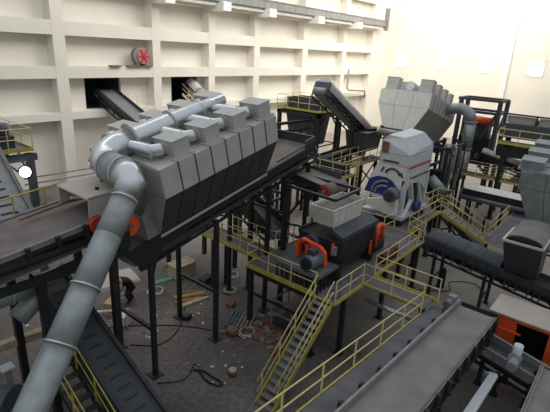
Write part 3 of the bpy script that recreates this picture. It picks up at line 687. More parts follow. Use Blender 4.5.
# its white hopper
t = thing('feed_hopper', 'off-white open sheet hopper sitting on the black shredder', 'hopper', (17.5, 10.3, 5.5))
bo = [(16.3, 9.66), (18.72, 9.66), (18.72, 10.78), (16.3, 10.78)]; to = [(16.08, 9.6), (18.8, 9.6), (18.8, 10.85), (16.08, 10.85)]
for i in range(4):
    j = (i + 1) % 4; a = MB()
    a.hexa([(bo[i][0], bo[i][1], 5.55), (bo[j][0], bo[j][1], 5.55), (bo[j][0] * .98 + 17.5 * .02, bo[j][1] * .98 + 10.3 * .02, 5.55), (bo[i][0] * .98 + 17.5 * .02, bo[i][1] * .98 + 10.3 * .02, 5.55)],
           [(to[i][0], to[i][1], 6.42), (to[j][0], to[j][1], 6.42), (to[j][0] * .98 + 17.5 * .02, to[j][1] * .96 + 10.3 * .04, 6.42), (to[i][0] * .98 + 17.5 * .02, to[i][1] * .96 + 10.3 * .04, 6.42)])
    w_ = a.build('hopper_wall', 'hopper_white', t)
    b = MB(); p, q = Vector((*to[i], 6.42)), Vector((*to[j], 6.42)); p0, q0 = Vector((*bo[i], 5.55)), Vector((*bo[j], 5.55))
    n_ = 5 if i % 2 == 0 else 2
    b.bar(p, q, .06)
    for k in range(1, n_): b.bar(p0.lerp(q0, k / n_), p.lerp(q, k / n_), .035)
    b.build('stiffener', 'hopper_white', w_)

MB().box(16.28, 18.7, 9.72, 10.76, 6.24, 6.28).build('dusty_fill', 'belt_brown', t)
# belt conveyor with red drum feeding the hopper
t, F_, L_ = conveyor('drum_conveyor', 'short belt conveyor with red ended drum above the white hopper', 'conveyor', (18.7, 15.4, 7.3), (18.7, 11.35, 6.75), 1.7, belt='belt_grey', skirt='dark_steel', side_h=.06, frame_h=.4, idlers=5)
MB().tube([(17.85, 11.3, 6.55), (19.55, 11.3, 6.55)], .34, 24).build('head_drum', 'belt_brown', t)
MB().tube([(17.78, 11.3, 6.55), (17.86, 11.3, 6.55)], .3, 24).build('drum_face', 'red_paint', t)
MB().tube([(17.73, 11.3, 6.55), (17.79, 11.3, 6.55)], .1, 16).build('drum_hub', 'mid_grey', t)
MB().box(19.5, 19.56, 11.4, 15.2, 6.7, 7.2).build('side_skirt', 'blue_grey_steel', t)
a = MB()
for p, q in (((16.5, 12.6, 6.85), (16.3, 9.7, 6.85)), ((16.3, 9.7, 6.85), (18.6, 9.8, 6.85)), ((18.6, 9.8, 6.85), (18.7, 12.6, 6.85))): a.bar(p, q, .12)
a.build('frame_loop', 'dark_steel', t)
for x, y in ((16.9, 12.9), (19.6, 12.9), (16.9, 15.2), (19.6, 15.2)):
    MB().box(x - .11, x + .11, y - .11, y + .11, 0, 7.0).box(x - .25, x + .25, y - .25, y + .25, 0, .05).build('leg', 'dark_steel', t)
for p, q in (((16.9, 12.9, 4.9), (19.6, 12.9, 6.4)), ((16.9, 12.9, 4.7), (19.6, 12.9, 3.6)), ((16.9, 12.9, 5.2), (16.9, 15.2, 5.2)), ((16.9, 12.9, 3.6), (16.9, 15.2, 5.0))): MB().bar(p, q, .1).build('brace', 'dark_steel', t)

# maroon motor on platform walkway and cables
t = thing('maroon_gearmotor', 'dark red gear motor lying on the platform by the yellow rail', 'motor', (19.8, 8.5, 3.2))
MB().tube([(19.1, 8.45, 3.5), (20.3, 8.45, 3.5)], .24, 16).build('motor', 'maroon', t)
MB().box(20.3, 20.8, 8.25, 8.7, 3.2, 3.75).build('gearbox', 'maroon', t, .04)
MB().box(19.2, 20.2, 8.3, 8.6, 3.2, 3.3).build('foot', 'maroon', t)
for k, (c, r, l) in enumerate((((15.0, 9.9), .45, 'loop of black cable on the platform beside the drive table'), ((14.9, 8.9), .4, 'loop of black cable on the platform near the stair head'))):
    tag(MB().tube([V3(c[0] + r * math.cos(q) * (1 + .2 * math.sin(3 * q)), c[1] - .4 + r * .7 * math.sin(q), 3.23) for q in [2 * PI * j / 24 for j in range(25)]], .02, 5).build('black_cable', 'black_rubber'), l, 'cable')

# ------------------------------------------------------------------ clutter of steel under the conveyor end
t, _, _ = conveyor('under_conveyor', 'dark inclined conveyor beneath the raised end of the hooded conveyor', 'conveyor', (19.5, 21.5, 5.4), (17.7, 13.9, 3.75), 1.2, frame_h=.6, idlers=5, side_h=.5)
t = thing('support_frame', 'black steel support frame behind the inclined conveyor end', 'frame', (20, 18, 0))
for x, y in ((18.2, 17.6), (21.2, 17.6), (18.2, 20.4), (21.2, 20.4), (23.4, 17.6), (23.4, 20.4)):
    MB().box(x - .11, x + .11, y - .11, y + .11, 0, 6.2).build('column', 'dark_steel', t)
for z in (3.6, 6.1):
    for p, q in (((18.2, 17.6), (23.4, 17.6)), ((18.2, 20.4), (23.4, 20.4)), ((18.2, 17.6), (18.2, 20.4)), ((21.2, 17.6), (21.2, 20.4)), ((23.4, 17.6), (23.4, 20.4))):
        MB().bar((*p, z), (*q, z), .16).build('beam', 'dark_steel', t)
for p, q in (((18.2, 17.6, 3.6), (21.2, 17.6, 6.1)), ((21.2, 17.6, 3.6), (23.4, 17.6, 6.1)), ((18.2, 20.4, 3.6), (18.2, 17.6, 6.1))): MB().bar(p, q, .1).build('brace', 'dark_steel', t)
t = thing('rear_walkway', 'yellow railed walkway behind the inclined conveyor end', 'walkway', (26, 21, 3.4))
deck(t, [(22.0, 31.0, 20.6, 21.8)], 3.4)
rail([(22.0, 20.6, 3.4), (31.0, 20.6, 3.4)], t); rail([(22.0, 21.8, 3.4), (31.0, 21.8, 3.4)], t); rail([(22.0, 20.6, 3.4), (22, 21.8, 3.4)], t)
posts(t, [(22.4, 21.2), (26, 21.2), (30, 21.2)], 3.3, .2)
t = thing('low_walkway', 'short yellow railed walkway between tower and shredder hopper', 'walkway', (27, 15.5, 3.6))
deck(t, [(29.0, 30.7, 16.6, 20.2)], 4.0)
rail([(30.7, 16.6, 4.0), (29.0, 16.6, 4.0), (29.0, 20.2, 4.0), (30.7, 20.2, 4.0)], t)
posts(t, [(29.2, 16.8), (30.5, 16.8), (29.2, 20.0)], 3.9, .2)
t = thing('dark_bin', 'dark steel bin standing on the short yellow railed walkway', 'bin', (30, 18.3, 4.0))
MB().box(29.5, 30.5, 17.2, 19.7, 4.0, 4.8).build('body', 'dark_steel', t)
MB().box(29.4, 30.6, 17.1, 17.2, 4.7, 4.85).box(29.4, 30.6, 19.7, 19.8, 4.7, 4.85).build('rim', 'slate_steel', t)

# ================================================================== bottom right: long walkway and belt conveyors
t = thing('inclined_walkway', 'long sloping grey walkway with yellow railing beside the near belt', 'walkway', (12, 4.9, 3.3))
zw = lambda x: 3.08 + (16 - x) * .108
a = MB().hexa([(3.5, 4.35, zw(3.5) - .08), (17.8, 4.35, zw(17.8) - .08), (17.8, 5.2, zw(17.8) - .08), (3.5, 5.2, zw(3.5) - .08)], [(3.5, 4.35, zw(3.5)), (17.8, 4.35, zw(17.8)), (17.8, 5.2, zw(17.8)), (3.5, 5.2, zw(3.5))])
a.build('deck', 'deck_grey', t)
MB().bar((3.5, 5.22, zw(3.5) - .08), (16.4, 5.22, zw(16.4) - .08), .04, .26).build('edge_beam', 'yellow_paint', t)
rail([(3.5, 5.22, zw(3.5)), (16.4, 5.22, zw(16.4))], t, toe=False, post_gap=1.75)
for x in (6, 10.2, 14.3): MB().box(x - .09, x + .09, 5.0, 5.18, 0, zw(x) - .1).build('column', 'dark_steel', t)
zc = lambda x: 2.98 + (18.8 - x) * .10
t, F_, L_ = conveyor('belt_conveyor', 'wide grey belt conveyor in the near right with black idler brackets', 'conveyor', (4.5, 3.62, zc(4.5) - .2), (18.7, 3.62, zc(18.7) - .2), 1.5, belt='belt_grey', skirt='belt_grey', side_h=.08, frame_h=.7, truss=True, idlers=15, bracket=True, legs=(.55, .95), idler_m='black_rubber')
MB().box(0, L_, .74, .82, -.1, .3, F_).build('side_rim', 'mid_grey', t)
a = MB()
for k in range(9):
    u = 3.2 + 1.18 * k
    MB().prism([(u, -.25), (u + .28, -.25), (u + .2, .24), (u + .04, .24)], .82, .98, F_, 'uw').build('rim_bracket', 'black_rubber', t)
MB().box(L_, L_ + .35, -.8, .75, -.45, -.35, F_).box(L_ + .3, L_ + .35, -.8, .75, -.4, .1, F_).box(L_, L_ + .35, -.85, -.78, -.45, .1, F_).build('end_tray', 'dark_steel', t)
t = thing('small_drive', 'small grey drive motor at the far end of the near belt', 'motor', (17.9, 4.6, 3))
MB().tube([(17.6, 4.6, 3.2), (18.2, 4.6, 3.15)], .17, 14).build('motor', 'motor_grey', t)
MB().box(18.2, 18.5, 4.45, 4.75, 2.9, 3.35).build('gearbox', 'mid_grey', t)
MB().box(17.6, 18.5, 4.45, 4.75, 2.5, 2.95).build('mount', 'dark_steel', t)
tag(MB().bar((9.0, 2.05, 3.05), (16.7, 2.15, 1.55), .3, .12).bar((16.7, 2.15, 1.55), (16.95, 2.4, 1.35), .3, .12).build('galvanised_channel', 'machine_white'), 'bright galvanised cable channel slanting below the near belt', 'channel')
t, F_, L_ = conveyor('cross_conveyor', 'grey sided trough conveyor crossing under the end of the near belt', 'conveyor', (18.6, 4.4, 1.75), (18.0, .4, 1.3), 1.1, belt='belt_dark', skirt='mid_grey', side_h=.35, frame_h=.5, idlers=4, legs=(.1, .6), truss=False)
t = thing('pale_gearmotor', 'pale grey gear motor on the crossing trough beside the orange container', 'motor', (17.6, 1.6, 1.7))
MB().tube([(17.0, 1.7, 2.0), (17.6, 1.7, 2.0)], .2, 16).build('motor', 'mid_grey', t)
MB().tube([(17.75, 1.7, 1.9), (17.75, 1.7, 2.6)], .17, 16).build('vertical_motor', 'machine_white', t)
MB().box(17.5, 18.0, 1.5, 1.95, 1.6, 2.0).build('gearbox', 'mid_grey', t, .03)
t, F_, L_ = conveyor('belt_conveyor', 'grey belt conveyor at the bottom right corner of the view', 'conveyor', (8.5, .05, 2.45), (18.2, .05, 1.75), 1.5, belt='belt_grey', skirt='mid_grey', side_h=.2, frame_h=.6, idlers=9, bracket=True, legs=(.5, .9), idler_m='black_rubber')
tag(MB().box(14.4, 15.1, 2.05, 2.35, .0, .3).build('metal_block', 'mid_grey'), 'small grey metal block on the floor beside the galvanised channel', 'block')
# conveyor below platform with pale pipe
tag(MB().tube([(17.45, 8.25, 2.0), (17.4, 5.9, 2.0)], .1, 10).build('silver_pipe', 'galvanised_pipe'), 'bright silver pipe in the dark under the platform corner', 'pipe')

t, _, _ = conveyor('short_conveyor', 'short dark inclined conveyor below the ramp right of the sorting machine', 'conveyor', (33.2, 10.8, 3.0), (30.8, 6.9, 1.2), 1.0, frame_h=.5, idlers=6, legs=(.3,), truss=True)
t = thing('side_platform', 'small yellow railed platform left of the dark hopper tower', 'platform', (29.5, 23, 4.6))
deck(t, [(27.9, 31.2, 22.2, 24.0)], 4.6)
rail([(31.2, 22.2, 4.6), (27.9, 22.2, 4.6), (27.9, 24.0, 4.6), (31.2, 24.0, 4.6), (31.2, 22.2, 4.6)], t, h=1.1, post_gap=.9)
posts(t, [(28.1, 22.4), (31.0, 22.4), (28.1, 23.8), (31.0, 23.8)], 4.5, .2)
t = thing('tie_frame', 'dark steel tie beams reaching left from the hopper tower', 'frame', (30, 23, 0))
for z in (6.6, 7.3): MB().bar((27.4, 23.0, z), (32.8, 23.0, z - .1), .22).build('beam', 'dark_steel', t)
MB().bar((27.6, 23.0, 0), (27.6, 23.0, 7.3), .24).build('column', 'dark_steel', t)
# ================================================================== orange container
t = thing('orange_container', 'orange site container with dusty roof and open doorway', 'container', (21, 0, 0))
CX0, CX1, CY0, CY1, CZ = 19.85, 21.7, -2.6, 3.32, 2.5
a = MB(); a.box(CX0, CX0 + .06, 2.2, CY1, 0, CZ); a.box(CX0, CX0 + .06, CY0, .95, 0, CZ); a.box(CX0, CX0 + .06, .95, 2.2, 2.35, CZ)
a.box(CX1 - .06, CX1, CY0, CY1, 0, CZ); a.box(CX0, CX1, CY1 - .06, CY1, 0, CZ); a.box(CX0, CX1, CY0, CY0 + .06, 0, CZ); a.box(CX0 + .06, CX1, CY0, CY1, 0, .1)
a.build('walls', 'container_orange', t)
MB().box(CX1 - .12, CX1 - .07, CY0 + .1, CY1 - .1, .1, 2.45).box(CX0 + .07, CX1 - .1, CY1 - .12, CY1 - .07, .1, 2.45).box(CX0 + .07, CX1 - .1, -.6, -.55, .1, 2.45).box(CX0 + .07, CX1 - .1, CY0 + .1, CY1 - .1, .1, .14).build('shade_sheets', 'black_rubber', t)  # black sheets added inside, painting in the shade behind the doorway
MB().box(CX0 - .04, CX1 + .04, CY0 - .04, CY1 + .04, CZ, CZ + .06).build('roof', 'roof_dusty', t)
d = MB().box(CX0 - .05, CX0 - .01, 2.15, 3.0, .1, 2.2).build('door', 'container_orange', t)
for z in (.5, 1.85): MB().box(CX0 - .1, CX0 - .05, 1.95, 2.95, z, z + .07).build('hinge_bar', 'orange_paint', d)

# ================================================================== right: lower conveyor, chute, hood
t, F_, L_ = conveyor('lower_conveyor', 'long dark conveyor descending to the right behind the orange container', 'conveyor', (24.4, 7.9, 3.15), (24.4, -3.5, 1.75), 1.5, belt='belt_dark', skirt='slate_steel', side_h=.3, frame_h=.6, idlers=14, bracket=False, legs=(.06, .3, .7), drum='slate_steel')
for k in range(4):
    n_ = 8; poly = [(.72 * math.cos(PI * j / n_), .22 + .45 * math.sin(PI * j / n_)) for j in range(n_ + 1)]
    MB().prism(poly, .1 + k * .95, .1 + k * .95 + .93, F_).build('cover', 'slate_steel', t)
MB().tube([F_(.0, -.8, -.05), F_(.0, .8, -.05)], .42, 18).build('tail_drum', 'slate_steel', t)
for k in range(20):
    MB().box(.5 + k * .55, .56 + k * .55, -.9, -.8, -.55, .25, F_).build('side_rib', 'slate_steel', t)
t = thing('dark_chute', 'dark square chute with white rimmed top standing on the lower conveyor', 'chute', (23.3, 3.0, 3))
MB().hexa([(23.7, 2.3, 2.9), (25.1, 2.3, 2.9), (25.1, 3.8, 2.9), (23.7, 3.8, 2.9)], [(22.3, 2.2, 5), (24.4, 2.2, 5), (24.4, 3.9, 5), (22.3, 3.9, 5)]).build('body', 'slate_steel', t)
a = MB()
for p, q in (((22.25, 2.2), (24.4, 2.2)), ((24.4, 2.2), (24.4, 3.9)), ((24.4, 3.9), (22.25, 3.9)), ((22.25, 3.9), (22.25, 2.2))): a.bar((*p, 5.02), (*q, 5.02), .1)
a.build('rim', 'galvanised', t)
n_ = 10; poly = [(3.05 + .8 * math.cos(PI * j / n_), 5.05 + .27 * math.sin(PI * j / n_)) for j in range(n_ + 1)]
MB().prism(poly, 22.6, 25.6, W).build('cover', 'belt_grey', t)
MB().prism([(3.05 + .7 * math.cos(PI * j / n_), 5.08 + .19 * math.sin(PI * j / n_)) for j in range(n_ + 1)], 22.55, 22.61, W).build('opening', 'black_rubber', t)
u3 = Vector((1, 0, .2)).normalized()
H3 = Fr((26.6, 2.6, 4.75), u3, (0, 1, 0), Vector((-.2, 0, 1)).normalized())
t, _ = hood('right_dust_hood', 'blue-grey steel hood cut off by the right edge of the view', H3, 4.5, 'dull_pipe', 'dull_pipe', n=5, wb=1.1, wm=1.85, w1=2.0, w2=2.9, ridge=3.0, box_h=.5, boxes=3, first=.3, pitch=1.4, endm='dull_pipe')
t, _, _ = conveyor('hood_conveyor', 'grey conveyor beneath the blue-grey hood at the right edge', 'conveyor', H3(-1.5, 0, -.12), H3(5, 0, -.12), 2.0, belt='belt_grey', frame_h=.5, idlers=6, legs=(.7,), leg_s=.22)

# ================================================================== far right background
t = thing('long_wall_conveyor', 'long dark conveyor gallery along the right wall with pale side panels', 'conveyor', (44, 4, 7))
MB().box(42.0, 42.3, -14, 9.6, 6.9, 8.1).build('side_wall', 'blue_grey_steel', t)
MB().box(42.3, 45.0, -14, 9.6, 6.9, 7.1).build('floor_plate', 'slate_steel', t)
MB().box(44.7, 45.0, -14, 9.6, 6.9, 8.3).build('rear_wall', 'slate_steel', t)
a = MB()
for k in range(10): a.box(42.0, 42.15, 9.4 - k * 2.4 - .1, 9.4 - k * 2.4 + .05, 8.1, 8.85)
a.box(42.0, 42.15, -14, 9.6, 8.8, 8.93); a.build('top_frame', 'slate_steel', t)
for k in range(9): MB().box(42.2, 42.24, 9.3 - k * 2.4 - 2.2, 9.3 - k * 2.4 - .1, 8.15, 8.75).build('panel', 'roof_dusty', t)
for y in (9, 4.5, 0): MB().box(43, 43.4, y - .2, y + .2, 0, 6.9).build('column', 'dark_steel', t)
t = thing('far_walkway', 'yellow railed walkway along the dark far right conveyor gallery', 'walkway', (40.5, 4, 7))
deck(t, [(40.0, 41.6, -10, 9.1)], 6.7)
rail([(41.6, 9.1, 6.7), (40.0, 9.1, 6.7), (40.0, -6, 6.7)], t, h=1.15, post_gap=1.5, r=.04)
posts(t, [(40.6, 8.6), (40.6, 3), (40.6, -3)], 6.6, .3)
MB().box(40.2, 41.6, -10, 9.1, 5.6, 6.4).build('girder', 'dark_steel', t)
t = thing('far_frame_tower', 'open dark steel frame with orange machine parts inside, far right', 'frame', (44, 11.5, 0))
for x, y in ((44.0, 10.4), (46.6, 10.4), (44.0, 13.8), (46.6, 14.0)): MB().box(x - .17, x + .17, y - .17, y + .17, 0, 9.6).build('column', 'slate_steel', t)
for z in (8.5, 9.6):
    for p, q in (((44, 10.4), (46.6, 10.4)), ((46.6, 10.4), (46.6, 14)), ((46.6, 14), (44, 14)), ((44, 14), (44, 10.4))): MB().bar((*p, z), (*q, z), .26, .22).build('beam', 'slate_steel', t)
for p, q in (((44, 11.6, 6.0), (44, 10.6, 8.4)), ((44, 11.6, 6.0), (44, 12.9, 8.4)), ((44, 10.4, 6.2), (46.6, 10.4, 8.4)), ((44, 10.4, 3), (44, 14, 6))): MB().bar(p, q, .2).build('brace', 'slate_steel', t)
MB().box(44.4, 47, 10.8, 13.6, 3.6, 6.2).build('casing', 'dark_steel', t)
MB().tube([(45.2, 10.9, 7.6), (45.2, 13.3, 7.7)], .38, 14).build('orange_drive', 'orange_paint', t)
MB().box(45, 46, 11.2, 13.4, 6.2, 7.3).build('machine_block', 'slate_steel', t)
MB().bar((44.6, 10.7, 8.1), (45.2, 11.6, 7.5), .3).build('orange_plate', 'orange_paint', t)
# rollers and walkway in mid right distance
t, F_, L_ = conveyor('far_roller_conveyor', 'dark conveyor with pale round cover beyond the yellow far walkway', 'conveyor', (43.5, 11.2, 4.95), (43.5, 6.3, 4.0), 1.1, frame_h=.6, idlers=9, bracket=True, legs=(.2, .8))
MB().tube([F_(.2, 0, .25), F_(L_, 0, .25)], .34, 14).build('cover', 'cover_grey', t)
t = thing('far_stair_walkway', 'yellow edged walkway beyond the white topped conveyor, at the duct foot', 'walkway', (41, 9, 3))
zs = 3.4
deck(t, [(40.6, 41.8, 7.9, 11.6)], zs); deck(t, [(40.6, 44.5, 6.9, 7.85)], zs)
rail([(40.6, 11.6, zs), (40.6, 6.9, zs), (44.5, 6.9, zs)], t); rail([(41.8, 11.6, zs), (41.8, 7.9, zs), (44.5, 7.9, zs)], t)
posts(t, [(40.8, 11.4), (40.8, 7.2), (44.2, 7.2)], zs - .1, .2)
t, F_, L_ = conveyor('white_top_conveyor', 'conveyor with long off-white flat cover crossing at middle right', 'conveyor', (37.6, 10.3, 2.95), (38.3, 4.6, 2.75), 1.6, frame_h=.55, idlers=8, legs=(.1, .55))
MB().prism([(-.75, .15), (-.5, .4), (.5, .4), (.75, .15)], .1, L_, F_).build('cover', 'machine_cream', t)
MB().tube([F_(0, -1.3, -.35), F_(L_, -1.3, -.35)], .2, 12).build('side_tube', 'blue_grey_steel', t)
t = thing('dark_ladder', 'dark framed ladder standing below the white topped conveyor', 'ladder', (32, 6.3, 0))
a = MB()
for k in range(9): a.bar((31.9, 7.0, .2 + k * .27), (31.9, 7.9, .2 + k * .27), .05)
a.build('rungs', 'mid_grey', t)
for y in (7.0, 7.9): MB().bar((31.9, y, 0), (31.9, y, 2.8), .14).build('side_rail', 'dark_steel', t)
t = thing('rear_steel_frame', 'black steel frame with pipes behind the white sorting machine', 'frame', (31, 13, 0))
for x, y in ((30.2, 12.2), (33.6, 12.2), (30.2, 14.4), (33.6, 14.4)): MB().box(x - .15, x + .15, y - .15, y + .15, 0, 6.4).build('column', 'dark_steel', t)
for z in (3.4, 6.3):
    for p, q in (((30.2, 12.2), (33.6, 12.2)), ((33.6, 12.2), (33.6, 14.4)), ((30.2, 12.2), (30.2, 14.4))): MB().bar((*p, z), (*q, z), .22).build('beam', 'dark_steel', t)
for p, q in (((30.2, 12.2, 3.4), (33.6, 12.2, 6.3)), ((33.6, 12.2, .4), (30.2, 12.2, 3.2))): MB().bar(p, q, .14).build('brace', 'dark_steel', t)
MB().box(30.8, 33.2, 12.5, 14.2, 3.5, 5.6).build('cabinet', 'dark_steel', t)
MB().tube([(32.0, 11.9, 6.8), (32.0, 11.9, 3.6)], .42, 16).tube([(33.0, 11.6, 4.4), (33.4, 10.6, 3.4)], .4, 16).build('grey_pipe', 'dull_pipe', t)
t = thing('end_landing_rail', 'yellow railing around the corner right of the white sorting machine', 'railing', (31, 10.6, 3.2))
rail([(29.4, 10.3, 3.2), (31.4, 10.3, 3.2), (31.4, 9.2, 3.2)], t)
rail([(29.3, 12.9, 3.2), (29.4, 11.0, 3.2)], t, toe=False)

t = thing('pipe_rack', 'black pipe rack with grey hoses under the pale middle hood', 'rack', (36.5, 12, 0))
for x, y in ((34.6, 11.2), (38.6, 11.2), (34.6, 12.9), (38.6, 12.9)): MB().box(x - .12, x + .12, y - .12, y + .12, 0, 6.6).build('column', 'dark_steel', t)
for z in (2.6, 4.6, 6.4):
    MB().bar((34.6, 11.2, z), (38.6, 11.2, z), .2).build('beam', 'dark_steel', t); MB().bar((34.6, 12.9, z), (38.6, 12.9, z), .2).build('beam', 'dark_steel', t); MB().bar((34.6, 11.2, z), (34.6, 12.9, z), .2).build('beam', 'dark_steel', t)
for p, q in (((34.6, 11.2, 2.6), (38.6, 11.2, 4.6)), ((34.6, 11.2, 6.4), (38.6, 11.2, 4.6)), ((34.6, 11.2, 2.6), (34.6, 12.9, 4.6))): MB().bar(p, q, .12).build('brace', 'dark_steel', t)
for k in range(4): MB().tube([(35 + k * .9, 11.0, 6.8 - k * .3), (35.3 + k * .9, 11.1, 5.2), (35.1 + k * .9, 11.2, 3.2), (35.8 + k * .9, 11.3, .6)], .11, 8).build('hose', 'mid_grey' if k % 2 else 'slate_steel', t)
MB().tube([(37.6, 12.0, 6.3), (37.6, 12.0, 4.4), (37.3, 12.0, 3.6)], [.5, .5, .2], 16).build('grey_canister', 'dull_pipe', t)
MB().box(34.9, 36.4, 11.5, 12.6, 2.7, 4.4).build('cabinet', 'dark_steel', t)

# ================================================================== lower left: ducts, blower, beams
t = thing('left_duct', 'blue-grey round duct crossing low at the left edge', 'duct', (3, 15, 5))
MB().tube([(2.6, 13.6, 5.45), (4.0, 13.6, 5.5), (5.3, 13.6, 5.55)], .27, 18).build('pipe', 'dull_pipe', t)
MB().tube([(5.25, 13.6, 5.2), (4.9, 13.6, 5.0), (4.4, 13.6, 4.65)], [.25, .3, .32], 18).build('branch', 'dull_pipe', t)
MB().tube([(4.3, 13.6, 5.5), (4.34, 13.6, 5.5)], .29, 18).build('flange_ring', 'galvanised', t)
t = thing('blower', 'round blue-grey blower casing at the bottom left corner', 'blower', (3, 10, 2.5))
MB().tube([(3.0, 10.9, 3.3), (2.4, 11.5, 3.3)], 1.0, 26).build('scroll_casing', 'blue_grey_steel', t)
MB().tube([(3.15, 10.75, 3.15), (2.95, 10.95, 3.15)], [.5, .58], 22).build('inlet_ring', 'dull_pipe', t)
MB().tube([(3.2, 10.7, 3.15), (3.14, 10.76, 3.15)], .42, 22).build('inlet_mouth', 'black_rubber', t)
MB().box(2.2, 3.3, 10.8, 11.8, 0, 2.4).build('stand', 'dark_steel', t)
t = thing('pale_beam', 'long pale brown steel beam crossing low at the left edge', 'beam', (5, 15, 2))
MB().bar((2.6, 15.8, 2.6), (7.6, 15.8, 2.2), .3, .28).build('beam', 'pale_wood', t)
for x in (3.4, 7.0): MB().box(x - .1, x + .1, 15.7, 15.9, 0, 2.2).build('prop', 'dark_steel', t)
t = thing('yellow_stair', 'dark stairs with yellow handrail descending beside the silver duct', 'stairs', (5.6, 12, 2))
stairs(t, (5.3, 13.3, 2.75), (0, -1, 0), 4.4, 2.6, .75, 12, m_='slate_steel', sm='dark_steel', hr='yellow_paint', rails=(-1, 1))
tag(MB().box(4.0, 4.2, 14.3, 14.5, 0, 2.5).build('floor_stand', 'mid_grey'), 'narrow grey floor stand with square head at the lower left', 'stand')
MB2 = MB().box(3.9, 4.3, 14.2, 14.6, 2.5, 2.56).build('square_head', 'machine_white', bpy.data.objects['floor_stand'])
tag(MB().bar((2.0, 14.0, 1.4), (5.4, 14.6, 1.4), .14).bar((3, 14.1, 0), (3, 14.1, 1.4), .12).bar((5, 14.5, 0), (5, 14.5, 1.4), .12).build('low_yellow_bar', 'yellow_paint'), 'low yellow bar barrier near the blower at lower left', 'barrier')

# ================================================================== things on the floor
def box_thing(name, label, cat, x, y, sx_, sy_, h, m_, rot=0, z=0, group=None):
    F = Fr((x, y, z), (math.cos(rot), math.sin(rot), 0), (-math.sin(rot), math.cos(rot), 0), (0, 0, 1))
    o = MB().box(-sx_ / 2, sx_ / 2, -sy_ / 2, sy_ / 2, 0, h, F).build(name, m_, None)
    o.modifiers.new('bevel', 'BEVEL').width = .01
    return tag(o, label, cat, group)
# stacked planks near the second post
for k, (x, y, l, r, z, c, lab) in enumerate((
        (13.85, 16.55, 1.9, -.35, .0, 'wood', 'lowest wooden plank of the pile by the second post'),
        (13.75, 16.25, 1.8, -.15, .0, 'pale_wood', 'pale wooden plank at the front of the plank pile'),
        (13.9, 16.75, 1.7, -.45, .12, 'wood', 'upper orange-brown plank of the pile by the second post'),
        (14.2, 17.2, 1.2, -.6, .0, 'brown_wood', 'short dark brown plank behind the plank pile'))):
    box_thing('wooden_plank', lab, 'plank', x, y, l, .28, .11, c, r, z, 'wooden planks on the floor')
t = thing('wooden_crate', 'pale wooden crate standing on the floor behind the posts', 'crate', (15.2, 19.3, 0))
MB().box(14.6, 16.0, 18.7, 19.6, 0, .75).build('body', 'pale_wood', t); MB().box(14.55, 16.05, 18.65, 19.65, .75, .82).build('lid', 'pale_wood', t)
t = thing('timber_pallet', 'blue and grey slatted pallet lying on the floor before the stairs', 'pallet', (14.1, 13.1, 0))
PFr = Fr((14.2, 13.2, 0), (.9, .43, 0))
for k in range(7): MB().box(-.7, .7, -.6 + k * .19, -.6 + k * .19 + .1, .12, .15, PFr).build('slat', 'blue_pallet' if k > 3 else 'mid_grey', t)
for u in (-.65, 0, .6): MB().box(u, u + .08, -.6, .62, 0, .12, PFr).build('runner', 'brown_wood', t)
def coil(x, y, r, m_, label, th=.03, n=2):
    a = MB()
    for k in range(n):
        rr = r * (1 - .12 * k); a.tube([V3(x + rr * math.cos(q) + .04 * k, y + rr * math.sin(q) * .9, .04 + .05 * k + .015 * math.sin(5 * q)) for q in [2 * PI * j / 28 for j in range(29)]], th, 6, False)
    return tag(a.build('hose_coil', m_), label, 'hose coil')
coil(17.3, 16.9, .38, 'white_plastic', 'white hose coil on the floor nearest the raised walkway')
coil(15.95, 15.75, .36, 'white_plastic', 'white hose coil lying between the plank pile and stairs')
coil(13.7, 12.35, .42, 'white_plastic', 'white hose coil on the floor right of the pallet')
coil(13.0, 18.6, .45, 'white_plastic', 'white hose coil behind the plank pile near the worker')
coil(21.5, 15.9, .35, 'white_plastic', 'white hose coil deep under the steel support frame')
for k, (pts, lab) in enumerate((
        (((9.2, 17.5), (10.4, 16.6), (12.0, 14.9), (13.0, 13.0), (13.3, 12.2)), 'long black cable running across the floor past the posts'),
        (((9.4, 15.5), (10.3, 14.6), (11.6, 14.9), (13.2, 16.3)), 'thin black cable curving from the near post to the planks'),
        (((8.7, 12.6), (9.6, 12.0), (10.5, 12.4), (10.4, 12.0), (10.2, 12.2)), 'black cable snaking over the floor near the front post'),
        (((23.8, 8.0), (25.0, 6.6), (26.2, 6.9), (27.0, 5.6), (25.0, 4.4)), 'black cable lying on the pale floor by the container'))):
    P_ = [Vector((*p, .03)) for p in pts]; q = []
    for i in range(len(P_) - 1):
        a0, a1, a2, a3 = P_[max(i - 1, 0)], P_[i], P_[i + 1], P_[min(i + 2, len(P_) - 1)]
        for j in range(8):
            s_ = j / 8; q.append(.5 * ((2 * a1) + (a2 - a0) * s_ + (2 * a0 - 5 * a1 + 4 * a2 - a3) * s_ ** 2 + (3 * a1 - a0 - 3 * a2 + a3) * s_ ** 3))
    tag(MB().tube(q, .025, 5).build('floor_cable', 'black_rubber'), lab, 'cable')
tag(MB().tube([(10.36, 11.96, .05), (10.17, 11.5, .05), (10.15, 11.05, .06), (10.25, 10.68, .06), (10.42, 10.6, .06), (10.51, 10.84, .06), (10.46, 11.3, .05), (10.47, 11.7, .05), (10.3, 11.95, .12), (10.2, 12.15, .05)], .04, 6, False).build('black_hose', 'black_rubber'), 'thick black hose folded in a long loop on the floor', 'hose')
t = thing('red_bucket', 'small dull red bucket on the floor at the end of the black hose', 'bucket', (11.7, 10.5, 0))
MB().tube([(11.15, 10.75, 0), (11.15, 10.75, .28)], [.15, .2], 18).build('pail', 'debris_brown', t); MB().tube([(11.15, 10.75, .28), (11.15, 10.75, .3)], .17, 18).build('contents', 'roof_dusty', t)
t = thing('brown_reel', 'round brown reel lying on the floor left of the pallet coil', 'reel', (13.1, 12.5, 0))
